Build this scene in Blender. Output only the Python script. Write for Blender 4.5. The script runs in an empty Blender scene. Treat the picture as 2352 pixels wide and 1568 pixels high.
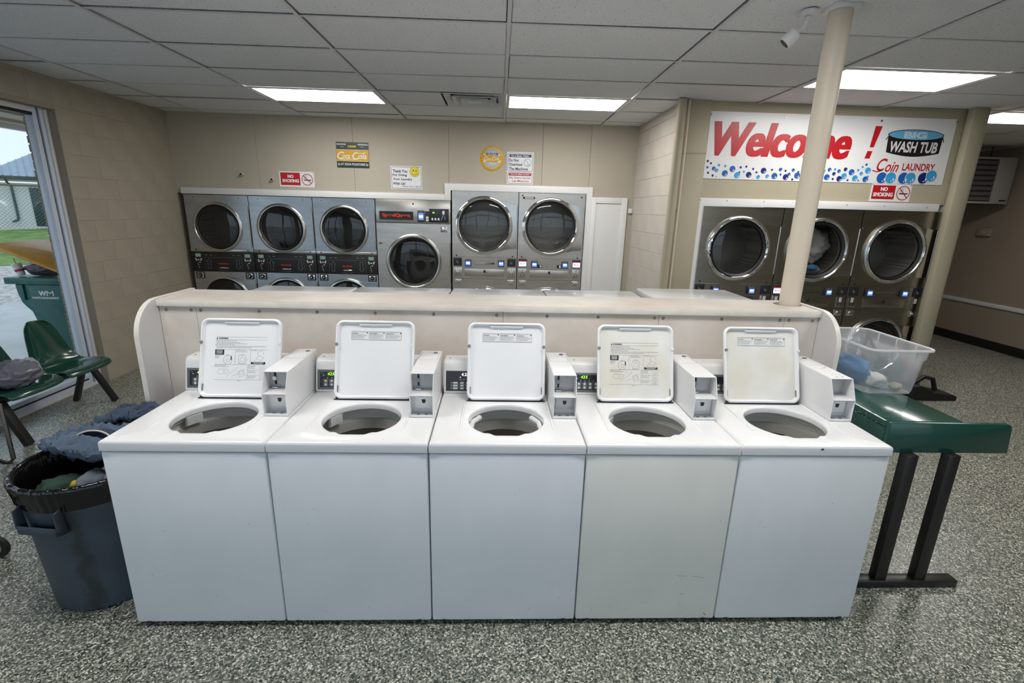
import bpy, bmesh, math, random
from mathutils import Vector, Matrix, noise
random.seed(7)
PI = math.pi
sc = bpy.context.scene
C = sc.collection

# ------------------------------------------------------------------ camera
cam_d = bpy.data.cameras.new('camera'); cam = bpy.data.objects.new('camera', cam_d); C.objects.link(cam)
def _cam_axes(yaw, pitch, roll):
    cy, sy, cp, sp = math.cos(yaw), math.sin(yaw), math.cos(pitch), math.sin(pitch)
    fwd = Vector((sy*cp, cy*cp, -sp)); right = Vector((cy, -sy, 0)); up = right.cross(fwd)
    r = right*math.cos(roll) + up*math.sin(roll)
    return r, r.cross(fwd), fwd
_r, _u, _f = _cam_axes(0.0395, 0.2644, 0.0257)
CAM = Vector((0, -1.804, 1.837))
cam.matrix_world = Matrix(((_r.x, _u.x, -_f.x, CAM.x), (_r.y, _u.y, -_f.y, CAM.y), (_r.z, _u.z, -_f.z, CAM.z), (0, 0, 0, 1)))
cam_d.sensor_width = 36; cam_d.lens = 1110.5*36/2352; cam_d.clip_start = 0.02; cam_d.clip_end = 300
sc.camera = cam

# ------------------------------------------------------------------ sky, exposure
world = bpy.data.worlds.new('overcast_sky'); sc.world = world; world.use_nodes = True
wn = world.node_tree; wn.nodes.clear()
_o = wn.nodes.new('ShaderNodeOutputWorld'); _b = wn.nodes.new('ShaderNodeBackground')
_b.inputs['Color'].default_value = (0.74, 0.88, 1.0, 1); _b.inputs['Strength'].default_value = 1.3
wn.links.new(_b.outputs[0], _o.inputs[0])
LAMP_STRENGTH = 16.0
vs = sc.view_settings
vs.view_transform = 'Standard'; vs.look = 'None'; vs.exposure = 0.0; vs.gamma = 1.0; vs.use_curve_mapping = False
sc.cycles.max_bounces = 7; sc.cycles.diffuse_bounces = 4; sc.cycles.glossy_bounces = 3; sc.cycles.transparent_max_bounces = 10; sc.cycles.adaptive_threshold = 0.02; sc.cycles.caustics_reflective = False; sc.cycles.caustics_refractive = False

# ------------------------------------------------------------------ materials
M = {}
def mat(name, col, rough=0.5, metal=0.0, spec=0.5, emit=None, estr=0.0, coat=0.0, noise_amt=0.0, noise_scale=8.0, bump=0.0, bump_scale=60.0, stretch=(1, 1, 1), alpha=1.0, col2=None, detail=4.0):
    m = bpy.data.materials.new(name); m.use_nodes = True
    nt = m.node_tree; p = nt.nodes['Principled BSDF']
    p.inputs['Base Color'].default_value = (*col, 1); p.inputs['Roughness'].default_value = rough
    p.inputs['Metallic'].default_value = metal; p.inputs['Specular IOR Level'].default_value = spec
    p.inputs['Coat Weight'].default_value = coat
    if emit: p.inputs['Emission Color'].default_value = (*emit, 1); p.inputs['Emission Strength'].default_value = estr
    if noise_amt > 0 or bump > 0 or col2:
        tc = nt.nodes.new('ShaderNodeTexCoord'); mp = nt.nodes.new('ShaderNodeMapping')
        mp.inputs['Scale'].default_value = stretch
        nt.links.new(tc.outputs['Object'], mp.inputs[0])
        if noise_amt > 0 or col2:
            n = nt.nodes.new('ShaderNodeTexNoise'); n.inputs['Scale'].default_value = noise_scale; n.inputs['Detail'].default_value = detail
            nt.links.new(mp.outputs[0], n.inputs['Vector'])
            r = nt.nodes.new('ShaderNodeValToRGB')
            a = noise_amt
            r.color_ramp.elements[0].position = 0.32; r.color_ramp.elements[1].position = 0.68
            if col2: r.color_ramp.elements[0].color = (*col2, 1); r.color_ramp.elements[1].color = (*col, 1)
            else:
                r.color_ramp.elements[0].color = (*[c*(1-a) for c in col], 1); r.color_ramp.elements[1].color = (*[min(1, c*(1+a)) for c in col], 1)
            nt.links.new(n.outputs['Fac'], r.inputs[0]); nt.links.new(r.outputs[0], p.inputs['Base Color'])
        if bump > 0:
            n2 = nt.nodes.new('ShaderNodeTexNoise'); n2.inputs['Scale'].default_value = bump_scale; n2.inputs['Detail'].default_value = 3
            nt.links.new(mp.outputs[0], n2.inputs['Vector'])
            b = nt.nodes.new('ShaderNodeBump'); b.inputs['Strength'].default_value = bump; b.inputs['Distance'].default_value = 0.004
            nt.links.new(n2.outputs['Fac'], b.inputs['Height']); nt.links.new(b.outputs[0], p.inputs['Normal'])
    if emit and estr < 3: m.cycles.emission_sampling = 'NONE'
    M[name] = m
    return m
def glassy(name, tint, trans=0.9, rough=0.02, base=0.06):
    """thin pane: straight-through transmission with a fresnel mirror on top"""
    m = bpy.data.materials.new(name); m.use_nodes = True; nt = m.node_tree; nt.nodes.clear()
    o = nt.nodes.new('ShaderNodeOutputMaterial'); t = nt.nodes.new('ShaderNodeBsdfTransparent'); g = nt.nodes.new('ShaderNodeBsdfGlossy')
    x = nt.nodes.new('ShaderNodeMixShader'); f = nt.nodes.new('ShaderNodeLayerWeight'); pw_ = nt.nodes.new('ShaderNodeMath'); pw_.operation = 'POWER'; pw_.inputs[1].default_value = 4.5
    nt.links.new(f.outputs['Facing'], pw_.inputs[0])
    t.inputs[0].default_value = (*[c*trans for c in tint], 1); g.inputs['Roughness'].default_value = rough
    ad = nt.nodes.new('ShaderNodeMath'); ad.operation = 'ADD'; ad.inputs[1].default_value = base+0.04; ad.use_clamp = True
    nt.links.new(pw_.outputs[0], ad.inputs[0])
    nt.links.new(ad.outputs[0], x.inputs[0]); nt.links.new(t.outputs[0], x.inputs[1]); nt.links.new(g.outputs[0], x.inputs[2]); nt.links.new(x.outputs[0], o.inputs[0])
    M[name] = m; return m
def milky(name, col, clear=0.5, rough=0.25):
    m = bpy.data.materials.new(name); m.use_nodes = True; nt = m.node_tree; nt.nodes.clear()
    o = nt.nodes.new('ShaderNodeOutputMaterial'); t = nt.nodes.new('ShaderNodeBsdfTransparent'); p = nt.nodes.new('ShaderNodeBsdfPrincipled'); x = nt.nodes.new('ShaderNodeMixShader')
    p.inputs['Base Color'].default_value = (*col, 1); p.inputs['Roughness'].default_value = rough
    x.inputs[0].default_value = 1-clear
    nt.links.new(t.outputs[0], x.inputs[1]); nt.links.new(p.outputs[0], x.inputs[2]); nt.links.new(x.outputs[0], o.inputs[0])
    M[name] = m; return m

def floor_material():
    m = bpy.data.materials.new('epoxy_chip_floor'); m.use_nodes = True; nt = m.node_tree; p = nt.nodes['Principled BSDF']
    tc = nt.nodes.new('ShaderNodeTexCoord'); v = nt.nodes.new('ShaderNodeTexVoronoi'); v.inputs['Scale'].default_value = 165; v.inputs['Randomness'].default_value = 1
    nz = nt.nodes.new('ShaderNodeTexNoise'); nz.inputs['Scale'].default_value = 260; nz.inputs['Detail'].default_value = 2
    mixv = nt.nodes.new('ShaderNodeMixRGB'); mixv.blend_type = 'ADD'; mixv.inputs[0].default_value = 0.006
    nt.links.new(tc.outputs['Object'], nz.inputs['Vector']); nt.links.new(tc.outputs['Object'], mixv.inputs[1]); nt.links.new(nz.outputs['Color'], mixv.inputs[2])
    nt.links.new(mixv.outputs[0], v.inputs['Vector'])
    sep = nt.nodes.new('ShaderNodeSeparateColor'); nt.links.new(v.outputs['Color'], sep.inputs[0])
    r = nt.nodes.new('ShaderNodeValToRGB'); r.color_ramp.interpolation = 'CONSTANT'
    cr = r.color_ramp; cr.elements[0].position = 0; cr.elements[0].color = (0.018, 0.034, 0.026, 1)
    cr.elements[1].position = 0.16; cr.elements[1].color = (0.07, 0.085, 0.066, 1)
    for pos, c in ((0.34, (0.16, 0.17, 0.138)), (0.60, (0.28, 0.282, 0.235)), (0.78, (0.47, 0.46, 0.39)), (0.92, (0.74, 0.71, 0.62))):
        e = cr.elements.new(pos); e.color = (*c, 1)
    nt.links.new(sep.outputs[0], r.inputs[0])
    big = nt.nodes.new('ShaderNodeTexNoise'); big.inputs['Scale'].default_value = 1.3; nt.links.new(tc.outputs['Object'], big.inputs['Vector'])
    hs = nt.nodes.new('ShaderNodeMapRange'); hs.inputs['To Min'].default_value = 0.8; hs.inputs['To Max'].default_value = 1.15; nt.links.new(big.outputs['Fac'], hs.inputs['Value'])
    mul = nt.nodes.new('ShaderNodeMixRGB'); mul.blend_type = 'MULTIPLY'; mul.inputs[0].default_value = 1; nt.links.new(r.outputs[0], mul.inputs[1]); nt.links.new(hs.outputs[0], mul.inputs[2])
    nt.links.new(mul.outputs[0], p.inputs['Base Color'])
    p.inputs['Roughness'].default_value = 0.30; p.inputs['Specular IOR Level'].default_value = 0.5
    b = nt.nodes.new('ShaderNodeBump'); b.inputs['Strength'].default_value = 0.35; b.inputs['Distance'].default_value = 0.003
    nt.links.new(sep.outputs[1], b.inputs['Height']); nt.links.new(b.outputs[0], p.inputs['Normal'])
    M['floor'] = m
floor_material()
def tile_material():
    m = mat('ceiling_tile', (0.76, 0.77, 0.79), rough=0.95, bump=0.5, bump_scale=140, spec=0.1)
    nt = m.node_tree; p = nt.nodes['Principled BSDF']
    tc = nt.nodes.new('ShaderNodeTexCoord'); v = nt.nodes.new('ShaderNodeTexNoise'); v.inputs['Scale'].default_value = 95; v.inputs['Detail'].default_value = 1
    r = nt.nodes.new('ShaderNodeValToRGB'); r.color_ramp.elements[0].position = 0.27; r.color_ramp.elements[0].color = (0.22, 0.21, 0.2, 1); r.color_ramp.elements[1].position = 0.33; r.color_ramp.elements[1].color = (0.76, 0.77, 0.79, 1)
    nt.links.new(tc.outputs['Object'], v.inputs['Vector']); nt.links.new(v.outputs['Fac'], r.inputs[0]); nt.links.new(r.outputs[0], p.inputs['Base Color'])
tile_material()
def drum_material():
    m = mat('perforated_drum', (0.42, 0.41, 0.39), rough=0.35, metal=0.45)
    nt = m.node_tree; p = nt.nodes['Principled BSDF']
    tc = nt.nodes.new('ShaderNodeTexCoord'); v = nt.nodes.new('ShaderNodeTexVoronoi'); v.inputs['Scale'].default_value = 60; v.inputs['Randomness'].default_value = 0.05
    r = nt.nodes.new('ShaderNodeValToRGB'); r.color_ramp.interpolation = 'CONSTANT'; r.color_ramp.elements[0].color = (0.01, 0.01, 0.01, 1); r.color_ramp.elements[1].position = 0.3; r.color_ramp.elements[1].color = (0.5, 0.49, 0.46, 1)
    nt.links.new(tc.outputs['Object'], v.inputs['Vector']); nt.links.new(v.outputs['Distance'], r.inputs[0]); nt.links.new(r.outputs[0], p.inputs['Base Color'])
drum_material()
mat('wall_beige', (0.47, 0.425, 0.345), rough=0.75, bump=0.15, bump_scale=90, noise_amt=0.04, noise_scale=1.5)
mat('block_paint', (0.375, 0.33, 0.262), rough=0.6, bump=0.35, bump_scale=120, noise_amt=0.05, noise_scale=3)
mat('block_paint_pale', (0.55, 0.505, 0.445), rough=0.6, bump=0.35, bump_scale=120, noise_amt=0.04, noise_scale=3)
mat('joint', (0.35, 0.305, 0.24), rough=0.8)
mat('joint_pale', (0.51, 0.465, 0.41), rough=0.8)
mat('bulkhead_paint', (0.44, 0.395, 0.285), rough=0.6, bump=0.1, noise_amt=0.05, noise_scale=2)
mat('taupe_wall', (0.27, 0.22, 0.17), rough=0.8, bump=0.2, noise_amt=0.05, noise_scale=2)
mat('white_trim', (0.80, 0.80, 0.80), rough=0.4)
mat('pole_paint', (0.66, 0.58, 0.47), rough=0.45, noise_amt=0.03, noise_scale=5)
mat('grid_paint', (0.66, 0.66, 0.67), rough=0.6)
mat('dark_gap', (0.012, 0.012, 0.012), rough=0.9)
mat('black_base', (0.008, 0.008, 0.008), rough=0.5)
mat('diffuser', (0.9, 0.9, 0.9), rough=0.6, emit=(1.0, 0.975, 0.935), estr=LAMP_STRENGTH)
mat('enamel', (0.84, 0.84, 0.85), rough=0.16, coat=0.3)
mat('enamel_front', (0.80, 0.815, 0.85), rough=0.24, noise_amt=0.025, noise_scale=4)
mat('enamel_ivory', (0.80, 0.79, 0.74), rough=0.26, noise_amt=0.03, noise_scale=4)
mat('enamel_pale', (0.80, 0.81, 0.825), rough=0.24, noise_amt=0.025, noise_scale=4)
mat('lid_inner', (0.85, 0.85, 0.86), rough=0.3)
mat('lid_inner_aged', (0.80, 0.79, 0.76), rough=0.35, noise_amt=0.06, noise_scale=5, col2=(0.72, 0.68, 0.58))
mat('meter_white', (0.78, 0.78, 0.785), rough=0.3)
mat('meter_grey', (0.50, 0.50, 0.52), rough=0.35, metal=0.3)
mat('plastic_white', (0.78, 0.78, 0.78), rough=0.35)
mat('tub_grey', (0.46, 0.45, 0.42), rough=0.45)
mat('tub_white', (0.74, 0.73, 0.70), rough=0.35)
mat('basket_steel', (0.40, 0.37, 0.33), rough=0.4, metal=0.6)
mat('ink', (0.012, 0.012, 0.014), rough=0.5)
mat('ink_grey', (0.22, 0.22, 0.23), rough=0.6)
mat('label_white', (0.80, 0.80, 0.80), rough=0.4)
mat('console_black', (0.016, 0.020, 0.026), rough=0.3)
mat('console_grey', (0.030, 0.032, 0.036), rough=0.35)
mat('button_white', (0.70, 0.70, 0.68), rough=0.4)
mat('led_green', (0.1, 0.3, 0.02), emit=(0.45, 1.0, 0.05), estr=1.3)
mat('led_white', (0.5, 0.5, 0.5), emit=(0.95, 0.97, 1.0), estr=1.2)
mat('display_dark', (0.01, 0.014, 0.01), rough=0.2)
mat('laminate', (0.75, 0.695, 0.645), rough=0.35, noise_scale=5, detail=8, col2=(0.64, 0.575, 0.51), bump=0.05)
mat('laminate_edge', (0.74, 0.70, 0.64), rough=0.4, noise_amt=0.06, noise_scale=12)
mat('laminate_end', (0.66, 0.65, 0.645), rough=0.35, noise_amt=0.03, noise_scale=4)
mat('screw_metal', (0.30, 0.28, 0.26), rough=0.35, metal=0.9)
mat('stainless', (0.66, 0.625, 0.58), rough=0.27, metal=1.0, noise_amt=0.08, noise_scale=3, stretch=(1, 1, 6), bump=0.03, bump_scale=12)
mat('stainless_daylit', (0.50, 0.53, 0.56), rough=0.30, metal=1.0, noise_amt=0.10, noise_scale=3, stretch=(1, 1, 5), bump=0.03, bump_scale=10)  # steel with the bluish window daylight it mirrors put into its base colour
mat('stainless_dim', (0.42, 0.395, 0.34), rough=0.26, metal=1.0, noise_amt=0.08, noise_scale=3, stretch=(1, 1, 6))  # plain steel, base colour darkened to carry the dim room it mirrors
mat('chrome', (0.78, 0.78, 0.78), rough=0.08, metal=1.0)
mat('satin_ring', (0.60, 0.59, 0.56), rough=0.22, metal=1.0)
mat('gasket', (0.010, 0.010, 0.011), rough=0.5)
glassy('door_glass', (0.62, 0.63, 0.63), trans=0.55, base=0.03)
glassy('door_glass_clear', (0.9, 0.9, 0.9), trans=0.70, base=0.02)
glassy('window_glass', (0.97, 0.985, 1.0), trans=0.97, base=0.0)
mat('lcd', (0.16, 0.24, 0.20), rough=0.3, emit=(0.25, 0.45, 0.35), estr=0.12)
mat('red_logo', (0.62, 0.03, 0.012), rough=0.4)
mat('reader_body', (0.035, 0.04, 0.05), rough=0.35)
mat('reader_screen', (0.05, 0.08, 0.5), emit=(0.12, 0.22, 1.0), estr=1.2)
mat('reader_field', (0.3, 0.4, 0.7), emit=(0.6, 0.75, 1.0), estr=1.3)
mat('lit_screen', (0.6, 0.6, 0.65), emit=(0.78, 0.82, 1.0), estr=0.9)
mat('screen_red', (0.5, 0.02, 0.03), emit=(0.8, 0.05, 0.08), estr=0.5)
mat('dark_screen', (0.025, 0.027, 0.033), rough=0.15)
mat('sign_red', (0.50, 0.008, 0.014), rough=0.35)
mat('sign_white', (0.80, 0.80, 0.81), rough=0.3)
mat('sign_navy', (0.012, 0.018, 0.10), rough=0.4)
mat('sign_maroon', (0.40, 0.012, 0.035), rough=0.4)
mat('sign_yellow', (0.66, 0.36, 0.010), rough=0.35)
mat('sign_lemon', (0.75, 0.62, 0.03), rough=0.4)
mat('sign_green', (0.010, 0.030, 0.020), rough=0.35)
mat('sign_teal', (0.010, 0.085, 0.070), rough=0.4)
mat('bubble_dark', (0.012, 0.020, 0.16), rough=0.35)
mat('bubble_mid', (0.015, 0.11, 0.42), rough=0.35)
mat('bubble_light', (0.04, 0.33, 0.66), rough=0.35)
mat('tub_blue', (0.13, 0.42, 0.66), rough=0.35)
mat('tub_pale', (0.50, 0.68, 0.82), rough=0.35)
mat('tub_black', (0.014, 0.008, 0.010), rough=0.4)
mat('bin_grey', (0.052, 0.070, 0.092), rough=0.42, noise_amt=0.12, noise_scale=6)
def bin_stain():
    nt = M['bin_grey'].node_tree; p = nt.nodes['Principled BSDF']; src = p.inputs['Base Color'].links[0].from_socket
    tc = nt.nodes.new('ShaderNodeTexCoord'); n = nt.nodes.new('ShaderNodeTexNoise'); n.inputs['Scale'].default_value = 14; n.inputs['Detail'].default_value = 5
    sp = nt.nodes.new('ShaderNodeSeparateXYZ'); nt.links.new(tc.outputs['Object'], n.inputs['Vector']); nt.links.new(tc.outputs['Object'], sp.inputs[0])
    def mth(op, a, b=0.0):
        m = nt.nodes.new('ShaderNodeMath'); m.operation = op
        for k, v in ((0, a), (1, b)):
            if hasattr(v, 'links'): nt.links.new(v, m.inputs[k])
            else: m.inputs[k].default_value = v
        return m.outputs[0]
    off = mth('MULTIPLY', mth('SUBTRACT', n.outputs['Fac'], 0.5), 0.11)
    d = mth('ABSOLUTE', mth('ADD', mth('SUBTRACT', sp.outputs['X'], 0.075), off))
    mr = nt.nodes.new('ShaderNodeMapRange'); mr.interpolation_type = 'SMOOTHSTEP'; mr.inputs['From Min'].default_value = 0.040; mr.inputs['From Max'].default_value = 0.004; nt.links.new(d, mr.inputs['Value'])
    mk = mth('MULTIPLY', mr.outputs[0], mth('LESS_THAN', sp.outputs['Y'], 0.0)); mk = mth('MULTIPLY', mk, 0.6)
    mx = nt.nodes.new('ShaderNodeMixRGB'); nt.links.new(mk, mx.inputs[0]); nt.links.new(src, mx.inputs[1]); mx.inputs[2].default_value = (0.014, 0.012, 0.010, 1)
    nt.links.new(mx.outputs[0], p.inputs['Base Color'])
bin_stain()
mat('liner_black', (0.006, 0.006, 0.007), rough=0.14, bump=0.6, bump_scale=22)
mat('denim', (0.085, 0.12, 0.175), rough=0.9, noise_amt=0.25, noise_scale=9, bump=0.5, bump_scale=160)
mat('denim_dark', (0.045, 0.062, 0.10), rough=0.9, noise_amt=0.25, noise_scale=12, bump=0.5, bump_scale=160)
mat('denim_grey', (0.13, 0.15, 0.18), rough=0.9, noise_amt=0.2, noise_scale=9, bump=0.4, bump_scale=160)
mat('cloth_green', (0.020, 0.050, 0.035), rough=0.9, noise_amt=0.3, noise_scale=12)
mat('cloth_yellow', (0.55, 0.38, 0.02), rough=0.8)
mat('cloth_cream', (0.55, 0.50, 0.42), rough=0.9)
mat('cloth_grey', (0.22, 0.22, 0.24), rough=0.9, noise_amt=0.15, noise_scale=9)
mat('cloth_blue', (0.10, 0.26, 0.52), rough=0.85, noise_amt=0.15, noise_scale=12)
mat('cloth_sky', (0.28, 0.45, 0.70), rough=0.85, noise_amt=0.1, noise_scale=12)
mat('cloth_white', (0.75, 0.74, 0.70), rough=0.9, noise_amt=0.06, noise_scale=9)
mat('cloth_leaf', (0.10, 0.45, 0.06), rough=0.9)
mat('shell_green', (0.005, 0.052, 0.034), rough=0.18, coat=0.4)
mat('table_green', (0.008, 0.062, 0.047), rough=0.16, coat=0.4, noise_amt=0.08, noise_scale=4)
mat('black_steel', (0.013, 0.012, 0.012), rough=0.35)
mat('tyre', (0.012, 0.012, 0.012), rough=0.6)
mat('hub_grey', (0.24, 0.23, 0.22), rough=0.5)
milky('tub_plastic', (0.70, 0.73, 0.76), clear=0.60, rough=0.25)
milky('tub_plastic_rim', (0.78, 0.80, 0.82), clear=0.35, rough=0.25)
milky('bag_plastic', (0.20, 0.20, 0.25), clear=0.22, rough=0.2)
milky('bag_plastic_pale', (0.50, 0.54, 0.62), clear=0.35, rough=0.2)
mat('dustpan_black', (0.008, 0.008, 0.009), rough=0.45)
mat('broom_red', (0.35, 0.02, 0.02), rough=0.4)
mat('alu', (0.62, 0.68, 0.80), rough=0.4, metal=0.0)
mat('bronze_gasket', (0.006, 0.010, 0.03), rough=0.4)
mat('mullion_dark', (0.02, 0.022, 0.026), rough=0.4)
mat('brick', (0.36, 0.28, 0.20), rough=0.9, noise_amt=0.25, noise_scale=14, bump=0.5)
mat('mortar', (0.25, 0.22, 0.18), rough=0.95)
mat('concrete', (0.52, 0.53, 0.53), rough=0.9, noise_amt=0.1, noise_scale=2, bump=0.3)
mat('gravel', (0.50, 0.47, 0.45), rough=0.95, noise_amt=0.5, noise_scale=9, detail=10, bump=0.8, bump_scale=25)
mat('grass', (0.24, 0.36, 0.10), rough=0.95, noise_scale=2, detail=12, col2=(0.09, 0.19, 0.04), bump=0.8, bump_scale=30)
mat('cart_green', (0.004, 0.105, 0.095), rough=0.4, noise_amt=0.08)
mat('cart_lid', (0.62, 0.30, 0.03), rough=0.35, noise_amt=0.08)
mat('house_wall', (0.84, 0.84, 0.84), rough=0.7)
mat('house_roof', (0.30, 0.38, 0.48), rough=0.35, metal=0.3)
mat('house_green', (0.012, 0.05, 0.05), rough=0.5)
mat('wire', (0.20, 0.22, 0.25), rough=0.5, metal=0.5)
mat('rail', (0.08, 0.06, 0.07), rough=0.5)
mat('soffit', (0.55, 0.50, 0.40), rough=0.7)
mat('heater_grey', (0.30, 0.285, 0.27), rough=0.5)
mat('heater_dark', (0.020, 0.018, 0.017), rough=0.5)
mat('heater_louvre', (0.10, 0.092, 0.088), rough=0.4)
mat('cctv_white', (0.75, 0.75, 0.76), rough=0.35)
mat('cup_white', (0.75, 0.75, 0.75), rough=0.5)
mat('trash_dark', (0.05, 0.04, 0.06), rough=0.3, noise_amt=0.4, noise_scale=10)

# ------------------------------------------------------------------ mesh helpers
class MB:
    def __init__(s): s.v = []; s.f = []
    def add(s, verts, faces):
        n = len(s.v); s.v += [tuple(p) for p in verts]; s.f += [tuple(i+n for i in f) for f in faces]; return s
    def box(s, x0, x1, y0, y1, z0, z1):
        return s.add([(x0,y0,z0),(x1,y0,z0),(x1,y1,z0),(x0,y1,z0),(x0,y0,z1),(x1,y0,z1),(x1,y1,z1),(x0,y1,z1)],
                     [(0,3,2,1),(4,5,6,7),(0,1,5,4),(1,2,6,5),(2,3,7,6),(3,0,4,7)])
    def prism(s, poly, a0, a1, axis='x'):
        n = len(poly)
        f = {'x': lambda p, a: (a, p[0], p[1]), 'y': lambda p, a: (p[0], a, p[1]), 'z': lambda p, a: (p[0], p[1], a)}[axis]
        vs_ = [f(p, a0) for p in poly] + [f(p, a1) for p in poly]
        fs = [tuple(range(n))[::-1], tuple(range(n, 2*n))] + [(i, (i+1) % n, n+(i+1) % n, n+i) for i in range(n)]
        return s.add(vs_, fs)
    def cyl(s, p0, p1, r0, r1=None, n=24, caps=True):
        r1 = r0 if r1 is None else r1
        p0, p1 = Vector(p0), Vector(p1); d = (p1-p0).normalized()
        a = d.orthogonal().normalized(); b = d.cross(a)
        vs_ = [p0+(a*math.cos(t)+b*math.sin(t))*r0 for t in [2*PI*i/n for i in range(n)]] + [p1+(a*math.cos(t)+b*math.sin(t))*r1 for t in [2*PI*i/n for i in range(n)]]
        fs = [(i, (i+1) % n, n+(i+1) % n, n+i) for i in range(n)]
        if caps: fs += [tuple(range(n))[::-1], tuple(range(n, 2*n))]
        return s.add(vs_, fs)
    def tube(s, pts, r, n=10, closed=False):
        pts = [Vector(p) for p in pts]; rings = []
        prev = None
        for i, p in enumerate(pts):
            a = pts[i-1] if (i > 0 or closed) else p; b = pts[(i+1) % len(pts)] if (i < len(pts)-1 or closed) else p
            d = (b-a).normalized()
            u = d.orthogonal().normalized() if prev is None else (prev-d*prev.dot(d)).normalized()
            prev = u; w = d.cross(u)
            rr = r[i] if isinstance(r, (list, tuple)) else r
            rings.append([p+(u*math.cos(t)+w*math.sin(t))*rr for t in [2*PI*k/n for k in range(n)]])
        return s.loft(rings, closed_ring=True, cap=not closed, wrap=closed)
    def loft(s, rings, closed_ring=True, cap=False, wrap=False):
        n = len(rings[0]); vs_ = [p for r in rings for p in r]; fs = []
        m = len(rings)
        for j in range(m if wrap else m-1):
            j2 = (j+1) % m
            for i in range(n if closed_ring else n-1):
                k = (i+1) % n
                fs.append((j*n+i, j*n+k, j2*n+k, j2*n+i))
        if cap: fs += [tuple(range(n))[::-1], tuple(range((m-1)*n, m*n))]
        return s.add(vs_, fs)
    def lathe(s, prof, axis='z', c=(0, 0, 0), n=48):
        """prof: (radius, height) list"""
        rings = []
        for r, h in prof:
            ring = []
            for i in range(n):
                t = 2*PI*i/n; x, y = r*math.cos(t), r*math.sin(t)
                ring.append({'z': (c[0]+x, c[1]+y, c[2]+h), 'y': (c[0]+x, c[1]+h, c[2]-y), 'x': (c[0]+h, c[1]+x, c[2]+y)}[axis])
            rings.append(ring)
        return s.loft(rings)
    def sphere(s, c, r, n=16, m=10, f=None):
        rings = []
        for j in range(m+1):
            ph = -PI/2+PI*j/m; rr = max(math.cos(ph), 1e-4)
            rings.append([(c[0]+r[0]*rr*math.cos(2*PI*i/n), c[1]+r[1]*rr*math.sin(2*PI*i/n), c[2]+r[2]*math.sin(ph)) for i in range(n)])
        if f: rings = [[f(Vector(p)) for p in ring] for ring in rings]
        return s.loft(rings)
    def build(s, name, m, parent=None, loc=None, bevel=0, segs=2, smooth=35, rot=None):
        me = bpy.data.meshes.new(name); me.from_pydata(s.v, [], s.f)
        bm = bmesh.new(); bm.from_mesh(me)
        bmesh.ops.remove_doubles(bm, verts=bm.verts, dist=1e-6)
        bmesh.ops.recalc_face_normals(bm, faces=bm.faces)
        for f_ in bm.faces: f_.smooth = bool(smooth)
        if bevel > 0:
            for f_ in bm.faces:
                if all(len(e.link_faces) == 2 and e.calc_face_angle(0) > math.radians(28) for e in f_.edges): f_.smooth = False
            es = [e for e in bm.edges if len(e.link_faces) == 2 and e.calc_face_angle(0) > math.radians(28)]
            old = set(f_ for f_ in bm.faces if not f_.smooth)
            rb_ = bmesh.ops.bevel(bm, geom=es, offset=bevel, segments=segs, affect='EDGES', profile=0.5, clamp_overlap=True)
            for f_ in rb_['faces']: f_.smooth = bool(smooth)
        bm.to_mesh(me); bm.free()
        if smooth:
            me.set_sharp_from_angle(angle=math.radians(smooth))
        me.materials.append(M[m])
        return link(name, me, parent, loc, rot)
def link(name, me, parent=None, loc=None, rot=None):
    o = bpy.data.objects.new(name, me); C.objects.link(o)
    if parent is not None: o.parent = parent
    if loc is not None: o.location = loc
    if rot is not None: o.rotation_euler = rot
    return o
def thing(name, label, cat, loc=(0, 0, 0), rz=0, group=None):
    o = bpy.data.objects.new(name, None); C.objects.link(o); o.empty_display_size = 0.1
    o.location = loc; o.rotation_euler = (0, 0, rz)
    return tag(o, label, cat, group)
def tag(o, label, cat, group=None):
    o['label'] = label; o['category'] = cat
    if group: o['group'] = group
    return o
def struct(o): o['kind'] = 'structure'; return o
def sempty(name, loc=(0, 0, 0), rz=0):
    o = bpy.data.objects.new(name, None); C.objects.link(o); o.location = loc; o.rotation_euler = (0, 0, rz); return struct(o)

def rrect(x0, x1, y0, y1, r, k=6):
    pts = []
    for cx, cy, a0 in ((x1-r, y1-r, 0), (x0+r, y1-r, PI/2), (x0+r, y0+r, PI), (x1-r, y0+r, 1.5*PI)):
        for i in range(k+1):
            a = a0+PI/2*i/k; pts.append((cx+r*math.cos(a), cy+r*math.sin(a)))
    return pts
def ring_rect(x0, x1, y0, y1, cx, cy, rad, n=64, hole=None):
    """matching point lists: hole ring and rectangle ring seen from the hole centre"""
    ang = [2*PI*i/n for i in range(n)] + [math.atan2(y-cy, x-cx) % (2*PI) for x in (x0, x1) for y in (y0, y1)]
    ang = sorted(set(round(a, 6) for a in ang))
    inner, outer = [], []
    for a in ang:
        dx, dy = math.cos(a), math.sin(a)
        t = min([(x1-cx)/dx if dx > 1e-9 else 1e9, (x0-cx)/dx if dx < -1e-9 else 1e9, (y1-cy)/dy if dy > 1e-9 else 1e9, (y0-cy)/dy if dy < -1e-9 else 1e9])
        outer.append((cx+dx*t, cy+dy*t))
        inner.append(hole(a) if hole else (cx+dx*rad, cy+dy*rad))
    return inner, outer

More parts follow.
